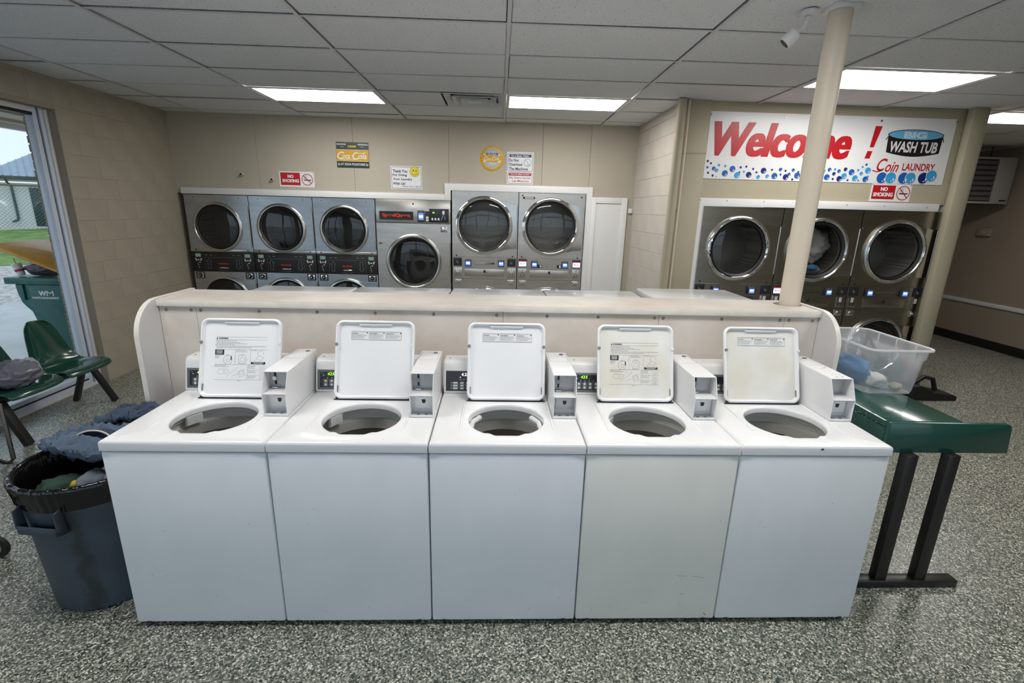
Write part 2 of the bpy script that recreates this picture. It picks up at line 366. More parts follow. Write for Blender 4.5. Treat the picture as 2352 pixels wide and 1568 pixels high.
# ------------------------------------------------------------------ flat print
_txt = {}
def text2d(s, bold=0.0, shear=0.0, space=1.0):
    key = (s, bold, shear, space)
    if key in _txt: return _txt[key]
    cu = bpy.data.curves.new('t', 'FONT'); cu.body = s; cu.size = 1; cu.offset = bold; cu.shear = shear; cu.space_character = space; cu.resolution_u = 4
    o = bpy.data.objects.new('t', cu); C.objects.link(o)
    dg = bpy.context.evaluated_depsgraph_get(); dg.update()
    me = bpy.data.meshes.new_from_object(o.evaluated_get(dg))
    v = [(p.co.x, p.co.y) for p in me.vertices]; f = [tuple(p.vertices) for p in me.polygons]
    bpy.data.objects.remove(o); bpy.data.curves.remove(cu); bpy.data.meshes.remove(me)
    x0 = min(p[0] for p in v); x1 = max(p[0] for p in v); y0 = min(p[1] for p in v); y1 = max(p[1] for p in v)
    _txt[key] = (v, f, x0, x1, y0, y1)
    return _txt[key]
class Print:
    """flat print on a plane: origin o, axes u, v, normal n; a mesh per call of flush"""
    def __init__(s, parent, o, u=(1, 0, 0), v=(0, 0, 1), n=(0, -1, 0)):
        s.p = parent; s.o = Vector(o); s.u = Vector(u); s.vv = Vector(v); s.n = Vector(n); s.reset()
    def reset(s): s.V = []; s.F = []
    def poly(s, pts):
        n = len(s.V); s.V += list(pts); s.F.append(tuple(range(n, n+len(pts)))); return s
    def rect(s, x0, x1, y0, y1): return s.poly([(x0, y0), (x1, y0), (x1, y1), (x0, y1)])
    def rr(s, x0, x1, y0, y1, r): return s.poly(rrect(x0, x1, y0, y1, r, 5))
    def disc(s, x, y, r, ry=None, n=28):
        ry = ry or r; return s.poly([(x+r*math.cos(2*PI*i/n), y+ry*math.sin(2*PI*i/n)) for i in range(n)])
    def ring(s, x, y, r0, r1, n=32, k=1.0, a0=0, a1=2*PI):
        m = len(s.V)
        full = abs(a1-a0-2*PI) < 1e-6
        cnt = n if full else n+1
        for i in range(cnt):
            t = a0+(a1-a0)*i/n
            s.V += [(x+r0*math.cos(t), y+r0*k*math.sin(t)), (x+r1*math.cos(t), y+r1*k*math.sin(t))]
        for i in range(n):
            j = (i+1) % cnt
            s.F.append((m+2*i, m+2*i+1, m+2*j+1, m+2*j))
        return s
    def line(s, pts, w):
        for a, b in zip(pts, pts[1:]):
            dx, dy = b[0]-a[0], b[1]-a[1]; L = math.hypot(dx, dy) or 1; nx, ny = -dy/L*w/2, dx/L*w/2
            s.poly([(a[0]+nx, a[1]+ny), (a[0]-nx, a[1]-ny), (b[0]-nx, b[1]-ny), (b[0]+nx, b[1]+ny)])
        return s
    def frame(s, x0, x1, y0, y1, w, r=0.0):
        if r > 0:
            a = rrect(x0, x1, y0, y1, r, 5); b = rrect(x0+w, x1-w, y0+w, y1-w, max(r-w, r*0.4), 5); m = len(s.V); N = len(a)
            for p, q in zip(a, b): s.V += [p, q]
            for i in range(N):
                j = (i+1) % N; s.F.append((m+2*i, m+2*j, m+2*j+1, m+2*i+1))
            return s
        s.rect(x0, x1, y0, y0+w); s.rect(x0, x1, y1-w, y1); s.rect(x0, x0+w, y0+w, y1-w); s.rect(x1-w, x1, y0+w, y1-w); return s
    def text(s, t, x, y, h=None, w=None, bold=0.02, shear=0.0, align='c', space=1.0, cap=None):
        """fits the text in a height h and / or width w, centred (or left) at x, y"""
        v, f, x0, x1, y0, y1 = text2d(t, bold, shear, space)
        sy = h/(y1-y0) if h else w/(x1-x0); sx = w/(x1-x0) if w else sy
        ox = x-(x0+x1)/2*sx if align == 'c' else (x-x0*sx if align == 'l' else x-x1*sx)
        oy = y-(y0+y1)/2*sy
        n = len(s.V); s.V += [(p[0]*sx+ox, p[1]*sy+oy) for p in v]; s.F += [tuple(i+n for i in q) for q in f]; return s
    def flush(s, name, m, layer=1, parent=None, step=0.0006):
        me = bpy.data.meshes.new(name)
        vs_ = [s.o+s.u*a+s.vv*b+s.n*(layer*step) for a, b in s.V]
        me.from_pydata([tuple(p) for p in vs_], [], s.F); me.materials.append(M[m])
        s.reset()
        return link(name, me, parent or s.p)

# =================================================================== STRUCTURE
CH = 2.89          # ceiling height
XL = -4.02         # inner face of the left wall
YB = 4.715         # face of the back wall
ROT = -0.0081      # the ceiling grid runs a hair off the washer row
fl = MB().box(-4.3, 8.2, -3.2, 6.8, -0.12, 0.0).build('floor', 'floor', smooth=0); struct(fl)

# ceiling: tiles, tees
ceil = MB().box(-4.6, 8.4, -3.4, 7.0, CH+0.10, CH+0.16).build('ceiling', 'dark_gap', smooth=0); struct(ceil)
def rotp(x, y): return (x*math.cos(ROT)-y*math.sin(ROT), x*math.sin(ROT)+y*math.cos(ROT))
GX0, GY0, TW, TD = -2.388, 1.415, 1.2192, 0.6096
lights = {(0, 3), (2, 3), (4, 1), (6, 3), (0, -3), (2, -3), (4, -3)}
vent_cell = (1, 3)
tile_me = None
for i in range(-2, 9):
    for j in range(-8, 9):
        if (i, j) in lights: continue
        x, y = GX0+TW*(i+0.5), GY0+TD*(j+0.5)
        w = TW-0.032; d = TD-0.030
        half = (i, j) == vent_cell
        if half:   # the vent takes the right half of its bay, a cut tile the left
            o = MB().box(-w/2, -0.012, -d/2, d/2, 0, 0.016).build('ceiling_tile', 'ceiling_tile', ceil, smooth=0)
        else:
            if tile_me is None:
                o = MB().box(-w/2, w/2, -d/2, d/2, 0, 0.016).build('ceiling_tile', 'ceiling_tile', ceil, bevel=0.003, segs=1, smooth=0); tile_me = o.data
            else: o = link('ceiling_tile', tile_me, ceil)
        px, py = rotp(x, y)
        o.location = (px+random.uniform(-0.004, 0.004), py+random.uniform(-0.004, 0.004), CH+0.006+random.uniform(-0.003, 0.004)); o.rotation_euler = (random.uniform(-0.007, 0.007), random.uniform(-0.003, 0.003), ROT)
for i in range(-1, 9):
    x = GX0+TW*i; a = rotp(x, 1.5)
    MB().box(-0.012, 0.012, -4.9, 5.2, 0, 0.004).box(-0.002, 0.002, -4.9, 5.2, 0.004, 0.04).build('main_tee', 'grid_paint', ceil, loc=(a[0], a[1], CH-0.003), rot=(0, 0, ROT), smooth=0)
for j in range(-7, 9):
    y = GY0+TD*j; a = rotp(2.0, y)
    MB().box(-6.1, 6.2, -0.011, 0.011, 0, 0.003).build('cross_tee', 'grid_paint', ceil, loc=(a[0], a[1], CH+0.001), rot=(0, 0, ROT), smooth=0)

# back wall: panels above and beside the dryers
wb = MB().box(-4.2, 1.9, 5.55, 5.65, 0, CH+0.05).build('wall_back', 'wall_beige', smooth=0); struct(wb)
def panel(x0, x1, z0, z1): MB().box(x0+0.0012, x1-0.0012, YB, YB+0.05, z0, z1).build('wall_panel', 'wall_beige', wb, bevel=0.002, segs=1, smooth=0)
for x0, x1, z0 in ((-4.05, -2.98, 1.95), (-2.98, -1.79, 1.95), (-1.79, -0.6, 1.95), (-0.6, 0.585, 2.08), (0.585, 1.195, 2.08), (1.195, 1.84, 0.0)):
    panel(x0, x1, z0, CH+0.04)
# white boards framing the dryer bank
tr = MB().box(-3.96, -0.655, YB-0.022, YB, 1.942, 2.018).build('trim_1', 'white_trim', bevel=0.002); struct(tr)
tr = MB().prism([(-0.655, 1.942), (-0.577, 1.942), (-0.577, 2.066), (1.172, 2.066), (1.172, 0.0), (1.25, 0.0), (1.25, 2.15), (-0.655, 2.15)], YB-0.024, YB, 'y').build('trim_2', 'white_trim', bevel=0.002); struct(tr)
# access panel beside the dryers
ap = thing('access_panel', 'tall white framed board on the back wall beside the right dryer', 'panel', (1.47, YB, 0))
MB().box(-0.21, 0.21, -0.012, -0.001, 0, 1.95).build('board', 'white_trim', ap)
for x0, x1, z0, z1 in ((-0.22, -0.165, 0, 2.03), (0.17, 0.245, 0, 2.03), (-0.165, 0.17, 1.955, 2.03)):
    MB().box(x0, x1, -0.024, -0.0125, z0, z1).build('frame_board', 'white_trim', ap, bevel=0.002)

# left wall: painted blocks right of the window, lintel above
wl = MB().box(XL-0.2, XL-0.0035, 3.125, 5.6, 0, CH+0.05).box(XL-0.2, XL-0.0035, -3.2, 3.125, 2.62, CH+0.05).box(XL-0.2, XL-0.005, -3.2, -2.5, 0, 2.62).build('wall_left', 'joint', smooth=0); struct(wl)
BH, BL = 0.2032, 0.4064
def blocks(wall, face_x, sign, y0, y1, z0, z1, mname, shift=0.0, gap=0.0022):
    cache = {}
    k = 0
    z = z0
    while z < z1-0.03:
        zt = min(z+BH, z1); y = y0-(BL/2 if k % 2 else 0)+shift
        while y < y1-0.005:
            a, b = max(y, y0), min(y+BL, y1)
            if b-a > 0.03:
                key = (round(b-a, 3), round(zt-z, 3))
                if key not in cache:
                    L, H = b-a-0.0012, zt-z-gap
                    cache[key] = MB().box(-0.0045, 0.0, -L/2, L/2, -H/2, H/2).build('block', mname, wall, bevel=0.001, segs=1, smooth=0)
                    o = cache[key]
                else: o = link('block', cache[key].data, wall)
                o.location = (face_x+random.uniform(-0.0003, 0.0003), (a+b)/2, (z+zt)/2)
                if sign < 0: o.rotation_euler = (0, 0, PI)
            y += BL
        z = zt; k += 1
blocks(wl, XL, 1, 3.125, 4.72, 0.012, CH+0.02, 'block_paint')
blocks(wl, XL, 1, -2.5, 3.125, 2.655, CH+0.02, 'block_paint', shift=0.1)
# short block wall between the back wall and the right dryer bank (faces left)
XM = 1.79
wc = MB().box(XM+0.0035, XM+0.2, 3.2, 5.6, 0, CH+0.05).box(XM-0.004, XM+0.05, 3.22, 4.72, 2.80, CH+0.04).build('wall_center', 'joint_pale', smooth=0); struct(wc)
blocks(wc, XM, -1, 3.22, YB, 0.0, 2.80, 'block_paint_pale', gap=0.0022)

# right dryer bank: bulkhead, piers
bk = MB().box(2.03, 4.60, 3.205, 3.30, 2.0, CH+0.05).build('wall_bulkhead', 'bulkhead_paint', smooth=0); struct(bk)
pr = MB().box(1.80, 2.045, 3.17, 3.32, 0, CH+0.05).build('wall_pier', 'bulkhead_paint', bevel=0.003); struct(pr)
MB().box(1.835, 2.046, 3.164, 3.170, 2.42, 2.436).build('batten', 'bulkhead_paint', pr)
pr2 = MB().prism([(4.56, 3.075), (4.70, 3.075), (4.70, 3.34), (4.605, 3.34), (4.605, 3.15), (4.56, 3.15)], 0, CH+0.05, 'z').build('wall_pier.001', 'bulkhead_paint', bevel=0.004); struct(pr2)
MB().box(4.705, 4.765, 3.13, 3.34, 0, CH+0.05).build('corner_strip', 'bulkhead_paint', pr2, bevel=0.004)
ws = MB().box(4.62, 4.74, 3.345, 6.7, 0, CH+0.05).build('wall_side', 'taupe_wall', smooth=0); struct(ws)
tr = MB().prism([(2.005, 0.0), (2.085, 0.0), (2.085, 1.932), (4.53, 1.932), (4.53, 2.008), (2.005, 2.008)], 3.178, 3.203, 'y').build('trim_3', 'white_trim', bevel=0.003); struct(tr)
for k, (x, z) in enumerate(((2.05, 1.985), (2.035, 1.96), (2.32, 1.985), (2.70, 1.985), (3.56, 1.975), (3.95, 1.975), (4.40, 1.97), (2.03, 1.60), (2.03, 1.2))):
    MB().cyl((x, 3.1785, z), (x, 3.175, z), 0.006, n=10).build('screw', 'ink_grey', tr)
MB().box(2.0875, 2.0975, 3.185, 3.20, 0, 1.93).build('edge_strip', 'meter_grey', tr)

# right and far walls, front wall with the shop front behind the camera
wr = MB().box(7.45, 7.6, -3.2, 6.8, 0, CH+0.05).build('wall_right', 'taupe_wall', smooth=0); struct(wr)
wf = MB().box(4.7, 7.6, 6.65, 6.8, 0, CH+0.05).build('wall_far', 'taupe_wall', smooth=0); struct(wf)
bb = MB().box(7.43, 7.449, -3.0, 6.64, 0.0, 0.13).build('baseboard_right', 'black_base', bevel=0.003); struct(bb)
bb = MB().box(4.75, 7.42, 6.63, 6.649, 0.0, 0.13).build('baseboard_far', 'black_base', bevel=0.003); struct(bb)
t5 = MB().box(7.428, 7.449, -3.0, 6.64, 0.615, 0.675).build('trim_4', 'grid_paint', bevel=0.004); struct(t5)
wfr = MB().box(-4.3, -3.6, -3.2, -3.0, 0, CH+0.05).box(4.4, 7.6, -3.2, -3.0, 0, CH+0.05).box(-3.6, 4.4, -3.2, -3.0, 2.62, CH+0.05).build('wall_front', 'wall_beige', smooth=0); struct(wfr)

def shopfront(name, pts, z0, z1, horiz, fm='mullion_dark'):
    w = sempty(name)
    for a, b in zip(pts, pts[1:]):
        q = MB()
        (q.box(a+0.03, b-0.03, -3.104, -3.096, z0+0.05, z1-0.05) if horiz else q.box(XL-0.134, XL-0.126, a+0.03, b-0.03, z0+0.03, z1-0.03))
        q.build('pane', 'window_glass', w, smooth=0)
    return w
w2 = shopfront('window_2', [-3.6, -2.1, -0.9, 0.0, 0.9, 2.6, 4.4], 0.0, 2.62, True)
for x in (-3.6, -2.1, -0.9, 0.0, 0.9, 2.6, 4.4): MB().box(x-0.03, x+0.03, -3.14, -3.06, 0, 2.62).build('mullion', 'mullion_dark', w2, bevel=0.003)
for z in (0.04, 2.1, 2.59): MB().box(-3.57, 4.37, -3.13, -3.07, z-0.03, z+0.03).build('rail', 'mullion_dark', w2, bevel=0.003)

# the big side window
w1 = shopfront('window_1', [-2.5, -0.6, 1.1, 3.0], 0.09, 2.60, False)
def jamb(y, w_, m, x0, x1, nm='frame_strip'): MB().box(x0, x1, y, y+w_, 0.02, 2.62).build(nm, m, w1, bevel=0.002)
jamb(2.982, 0.046, 'alu', XL-0.155, XL-0.085); jamb(3.0285, 0.024, 'bronze_gasket', XL-0.15, XL-0.100, 'gasket'); jamb(3.053, 0.036, 'alu', XL-0.155, XL-0.085)
jamb(3.0895, 0.035, 'grid_paint', XL-0.16, XL-0.07, 'filler_strip')
for y in (-0.63, 1.07): jamb(y, 0.06, 'alu', XL-0.155, XL-0.09, 'mullion')
for z0, z1, m, nm in ((0.02, 0.07, 'alu', 'sill_strip'), (0.0705, 0.085, 'bronze_gasket', 'gasket'), (0.0855, 0.125, 'alu', 'sill_strip'), (2.545, 2.57, 'bronze_gasket', 'gasket'), (2.571, 2.619, 'grid_paint', 'head_strip')):
    MB().box(XL-0.15, XL-0.082, -2.5, 2.981, z0, z1).build(nm, m, w1, bevel=0.002)
MB().box(XL-0.2, XL-0.06, -2.5, 3.12, 0.0, 0.019).build('sill', 'grid_paint', w1, bevel=0.002)

# ------------------------------------------------------------------ outside
gr = MB().box(-60, 60, -60, 60, -0.35, -0.13).build('ground', 'gravel', smooth=0); struct(gr)
pv = MB().prism([(-4.25, -8), (-4.25, 12), (-9.2, 12), (-9.2, -8)], -0.129, -0.10, 'z').build('pavement', 'concrete', smooth=0); struct(pv)
lawn = MB().add([(-11.5, 16.5, -0.12), (-17.2, 10.5, -0.12), (-32, 8, 1.1), (-32, 32, 1.3), (-8, 32, 1.2)], [(0, 1, 2, 3, 4)]).build('lawn', 'grass', smooth=0)
lawn['kind'] = 'structure'
# soffit over the window
sf = MB().box(-5.75, XL-0.2, -4, 7, 2.70, 2.78).build('soffit', 'soffit', smooth=0); struct(sf)
MB().box(-5.80, -5.72, -4, 7, 2.62, 2.86).build('fascia_board', 'grid_paint', sf, bevel=0.004)
MB().box(-5.62, -5.54, -4, 7, 2.665, 2.70).build('soffit_batten', 'soffit', sf, bevel=0.004)
MB().box(-5.1, -5.04, -4, 7, 2.675, 2.70).build('soffit_batten', 'soffit', sf, bevel=0.004)
# brick facing beside the window
bx = MB().box(-4.320, -4.225, 3.138, 4.9, -0.1, 2.69).build('wall_exterior', 'mortar', smooth=0); struct(bx)
bme = {}
for k in range(37):
    L = 0.20 if k % 2 else 0.095
    if L not in bme: o = MB().box(-0.05, 0.045, 0, L, 0, 0.064).build('brick', 'brick', bx, bevel=0.004, segs=1, smooth=0); bme[L] = o.data
    else: o = link('brick', bme[L], bx)
    o.location = (-4.275+random.uniform(-0.003, 0.003), 3.130+random.uniform(-0.003, 0.002), -0.09+0.0755*k)
# far building
ub = Vector((0.737, 0.676, 0)); nb = Vector((0.676, -0.737, 0))
hb = thing('building', 'white walled outbuilding with blue metal hip roof seen through the window', 'building', (-20.5, 20.5, 0.3), math.atan2(0.676, 0.737))
MB().box(-0.75, 9.0, 0, 6, 0, 2.15).build('wall', 'house_wall', hb)
rf = MB()
rf.add([(-0.95, -0.35, 2.42), (9.3, -0.35, 2.42), (9.3, 6.3, 2.42), (-0.95, 6.3, 2.42), (2.1, 2.95, 4.3), (7.5, 2.95, 4.3)], [(0, 1, 5, 4), (1, 2, 5), (2, 3, 4, 5), (3, 0, 4), (0, 3, 2, 1)])
rfo = rf.build('roof', 'house_roof', hb, smooth=0)
for k in range(40):
    x = -0.75+0.24*k
    f = min(1.0, max(0.05, (x+0.95)/3.05)); f = min(f, max(0.05, (9.3-x)/1.8))
    MB().tube([(x, -0.35, 2.44), (x, -0.35+3.3*f, 2.44+1.88*f)], 0.02, n=5).build('roof_rib', 'house_roof', rfo)
MB().box(-0.95, 9.3, -0.45, -0.34, 2.28, 2.42).build('gutter', 'house_green', hb, bevel=0.01)
MB().box(-0.9, 9.2, -0.34, -0.01, 2.2, 2.28).build('eave_board', 'soffit', hb)
MB().tube([(-0.22, -0.40, 2.30), (-0.2, -0.30, 2.15), (-0.1, -0.06, 2.02), (-0.1, -0.06, 0.7), (-0.14, -0.14, 0.60), (-0.3, -0.2, 0.55)], 0.045, n=8).build('downspout', 'house_green', hb)
MB().box(0.42, 1.35, -0.03, 0.0, 0.35, 1.98).build('door', 'house_green', hb, bevel=0.01)
for k in range(9): MB().box(-0.74+0.16*k*0.5, -0.735+0.16*k*0.5, -0.008, 0, 0, 2.15).build('wall_joint', 'grid_paint', hb) if k in (0, 3, 5) else None
# chain link fence
fn = thing('fence', 'chain link fence with dark top rail in front of the lawn building', 'fence', (-17.5, 17.5, 0.25), math.atan2(0.676, 0.737))
MB().tube([(-6, 0, 2.03), (7, 0, 2.03)], 0.03, n=8).build('top_rail', 'rail', fn)
for x in (-6, -3.4, 2.2, 5): MB().tube([(x, 0, 0), (x, 0, 2.05)], 0.035, n=8).build('post', 'wire', fn)
q = MB()
for k in range(-20, 110):
    for sgn in (1, -1):
        x0 = -6+0.12*k; a = (x0, 0.0, 0.45) if sgn > 0 else (x0+1.55, 0.0, 0.45); b = (x0+1.55, 0, 2.0) if sgn > 0 else (x0, 0, 2.0)
        if min(a[0], b[0]) < -6 or max(a[0], b[0]) > 7: continue
        q.tube([a, b], 0.005, n=3)
q.build('wire_mesh', 'wire', fn)

# =================================================================== CEILING FIXTURES
lab = {(0, 3): 'lit ceiling panel light left of the square air vent', (2, 3): 'lit ceiling panel light right of the square air vent', (4, 1): 'lit ceiling panel light crossed by the pale support pole', (6, 3): 'lit ceiling panel light at the far right behind the pier',
       (0, -3): 'ceiling panel light over the front walkway by the side window', (2, -3): 'ceiling panel light over the middle of the front walkway', (4, -3): 'ceiling panel light over the right end of the front walkway'}
for (i, j), lb in lab.items():
    x, y = rotp(GX0+TW*(i+0.5), GY0+TD*(j+0.5))
    t = thing('ceiling_light', lb, 'light', (x, y, CH), ROT, 'ceiling panel lights')
    w, d = TW/2-0.014, TD/2-0.012
    q = MB()
    for a, b, c, e in ((-w, w, -d, -d+0.03), (-w, w, d-0.03, d), (-w, -w+0.03, -d+0.03, d-0.03), (w-0.03, w, -d+0.03, d-0.03)): q.box(a, b, c, e, 0.0, 0.02)
    q.box(-w, w, -d, d, 0.07, 0.08)
    q.build('frame', 'grid_paint', t, smooth=0)
    MB().box(-w+0.031, w-0.031, -d+0.031, d-0.031, 0.006, 0.012).build('diffuser', 'diffuser', t, smooth=0)
x, y = rotp(GX0+TW*1.75, GY0+TD*3.5)
vt = thing('air_vent', 'square stepped metal air vent in the ceiling between two lights', 'vent', (x, y, CH), ROT)
def sq(a, b, z0, z1):   # square louvre ring
    r = [[(s*a, t*a, z0) for s, t in ((-1, -1), (1, -1), (1, 1), (-1, 1))], [(s*b, t*b, z1) for s, t in ((-1, -1), (1, -1), (1, 1), (-1, 1))]]
    r2 = [[(p[0], p[1], p[2]+0.006) for p in k] for k in (r[1], r[0])]
    return MB().loft(r+r2+[r[0]])
MB().box(-0.29, 0.29, -0.29, 0.29, 0.08, 0.085).build('backing', 'dark_gap', vt, smooth=0)
sq(0.292, 0.235, 0.0, 0.03).build('outer_frame', 'grid_paint', vt, smooth=0)
for a, b in ((0.215, 0.155), (0.135, 0.085)): sq(a, b, -0.008, 0.045).build('louvre', 'grid_paint', vt, smooth=0)
sq(0.07, 0.001, -0.008, -0.004).build('centre_plate', 'grid_paint', vt, smooth=0)

# support pole
COLX, COLY = 1.772, 1.005
cl = thing('support_pole', 'pale round steel support pole rising through the counter ledge', 'pole', (COLX, COLY, 0))
MB().cyl((0, 0, 0), (0, 0, CH-0.0145), 0.0572, n=40).build('shaft', 'pole_paint', cl)
MB().box(-0.066, 0.066, -0.066, 0.066, CH-0.014, CH+0.006).build('cap_plate', 'white_trim', cl, bevel=0.002)
# surveillance camera
cc = thing('surveillance_camera', 'small white bullet surveillance camera hanging from the ceiling beside the pole', 'camera', (1.635, 1.05, CH))
MB().lathe([(0.001, -0.001), (0.040, -0.001), (0.038, -0.010), (0.028, -0.019), (0.018, -0.024), (0.001, -0.024)], n=28).build('mount', 'cctv_white', cc)
MB().cyl((0, 0, -0.028), (-0.01, 0.01, -0.070), 0.011, n=14).sphere((-0.012, 0.012, -0.075), (0.014, 0.014, 0.014)).cyl((-0.012, 0.012, -0.075), (-0.04, 0.02, -0.095), 0.010, n=12).build('arm', 'cctv_white', cc)
d = Vector((-0.62, 0.30, -0.72)).normalized(); p0 = Vector((-0.035, 0.018, -0.085))
MB().cyl(p0+d*0.002, p0+d*0.02, 0.016, 0.033, n=24).cyl(p0+d*0.02, p0+d*0.085, 0.033, 0.036, n=24).build('housing', 'cctv_white', cc, bevel=0.002)
MB().cyl(p0+d*0.0851, p0+d*0.087, 0.028, n=24).build('lens', 'ink', cc)

# =================================================================== COUNTER BETWEEN THE ROWS
LZ = 1.333
ct = thing('counter_divider', 'beige laminate divider counter with rounded end panels behind the white washers', 'counter', (0, 0.80, 0))
CX0, CX1 = -1.80, 1.838
# ledge with a round cut-out for the pole
hole = (COLX, COLY-0.80+0.003)
inn, out = ring_rect(1.55, CX1, 0.0, 0.345, hole[0], hole[1], 0.0, n=48, hole=lambda a: (hole[0]-0.008+0.079*math.cos(a)-0.0, hole[1]+0.072*math.sin(a)))
out = [(min(max(x, 1.55), CX1), min(max(y, 0.0), 0.345)) for x, y in out]
inn = [(min(x, CX1-0.004), y) for x, y in inn]
q = MB().loft([[(x, y, LZ) for x, y in inn], [(x, y, LZ) for x, y in out], [(x, y, LZ-0.028) for x, y in out], [(x, y, LZ-0.028) for x, y in inn], [(x, y, LZ) for x, y in inn]])
q.box(CX0, 1.55, 0.0, 0.345, LZ-0.028, LZ)
q.build('ledge', 'laminate', ct, smooth=0)
MB().box(CX0, CX1, -0.006, -0.0005, LZ-0.034, LZ-0.003).build('ledge_edge', 'laminate_edge', ct, bevel=0.001)
seams = [CX0, -1.607, 0.05, 0.922, 1.641, CX1]
for a, b in zip(seams, seams[1:]):
    MB().box(a+0.0008, b-0.0008, 0.012, 0.03, 0.0, LZ-0.03).build('front_panel', 'laminate', ct, bevel=0.001, segs=1)
MB().box(CX0, CX1, 0.33, 0.345, 0.0, LZ-0.03).build('rear_panel', 'laminate', ct)
def endpanel(x0, x1):
    prof = [(-0.165, 0.0), (-0.165, 1.15)]
    for k in range(1, 11):
        a = PI/2*k/10; prof.append((-0.165+0.18*(1-math.cos(a)), 1.15+0.188*math.sin(a)))
    prof += [(0.35, 1.338), (0.35, 0.0)]
    o = MB().prism(prof, x0, x1, 'x').build('end_panel', 'laminate_end', ct, smooth=30)
    band = []
    for (a, b), (c, e) in zip(prof[:-2], prof[1:-1]):
        pass
    outer = prof[:-1]
    ins = [(y+0.0015 if i < 2 else y, z+0.0) for i, (y, z) in enumerate(outer)]
    q = MB(); pts = outer
    rings = []
    for i, (y, z) in enumerate(pts):
        a = pts[max(i-1, 0)]; b = pts[min(i+1, len(pts)-1)]; dy, dz = b[0]-a[0], b[1]-a[1]; L = math.hypot(dy, dz); ny, nz = -dz/L, dy/L
        rings.append([(x0, y+ny*0.0002, z+nz*0.0002), (x1, y+ny*0.0002, z+nz*0.0002), (x1, y+ny*0.0022, z+nz*0.0022), (x0, y+ny*0.0022, z+nz*0.0022)])
    q.loft(rings, cap=True).build('edge_band', 'laminate_edge', ct, smooth=40)
endpanel(CX0-0.026, CX0-0.001); endpanel(CX1+0.001, CX1+0.026)
for x in (-1.763, -1.632, -1.582, -1.272, -0.962, -0.648, -0.332, 0.015, 0.294, 0.579, 0.897, 0.946, 1.279, 1.615, 1.666, 1.802):
    MB().lathe([(0.0005, -0.004), (0.005, -0.0035), (0.009, -0.001), (0.009, 0.0)], 'y', (x, 0.012, 1.277), n=12).build('screw', 'screw_metal', ct)

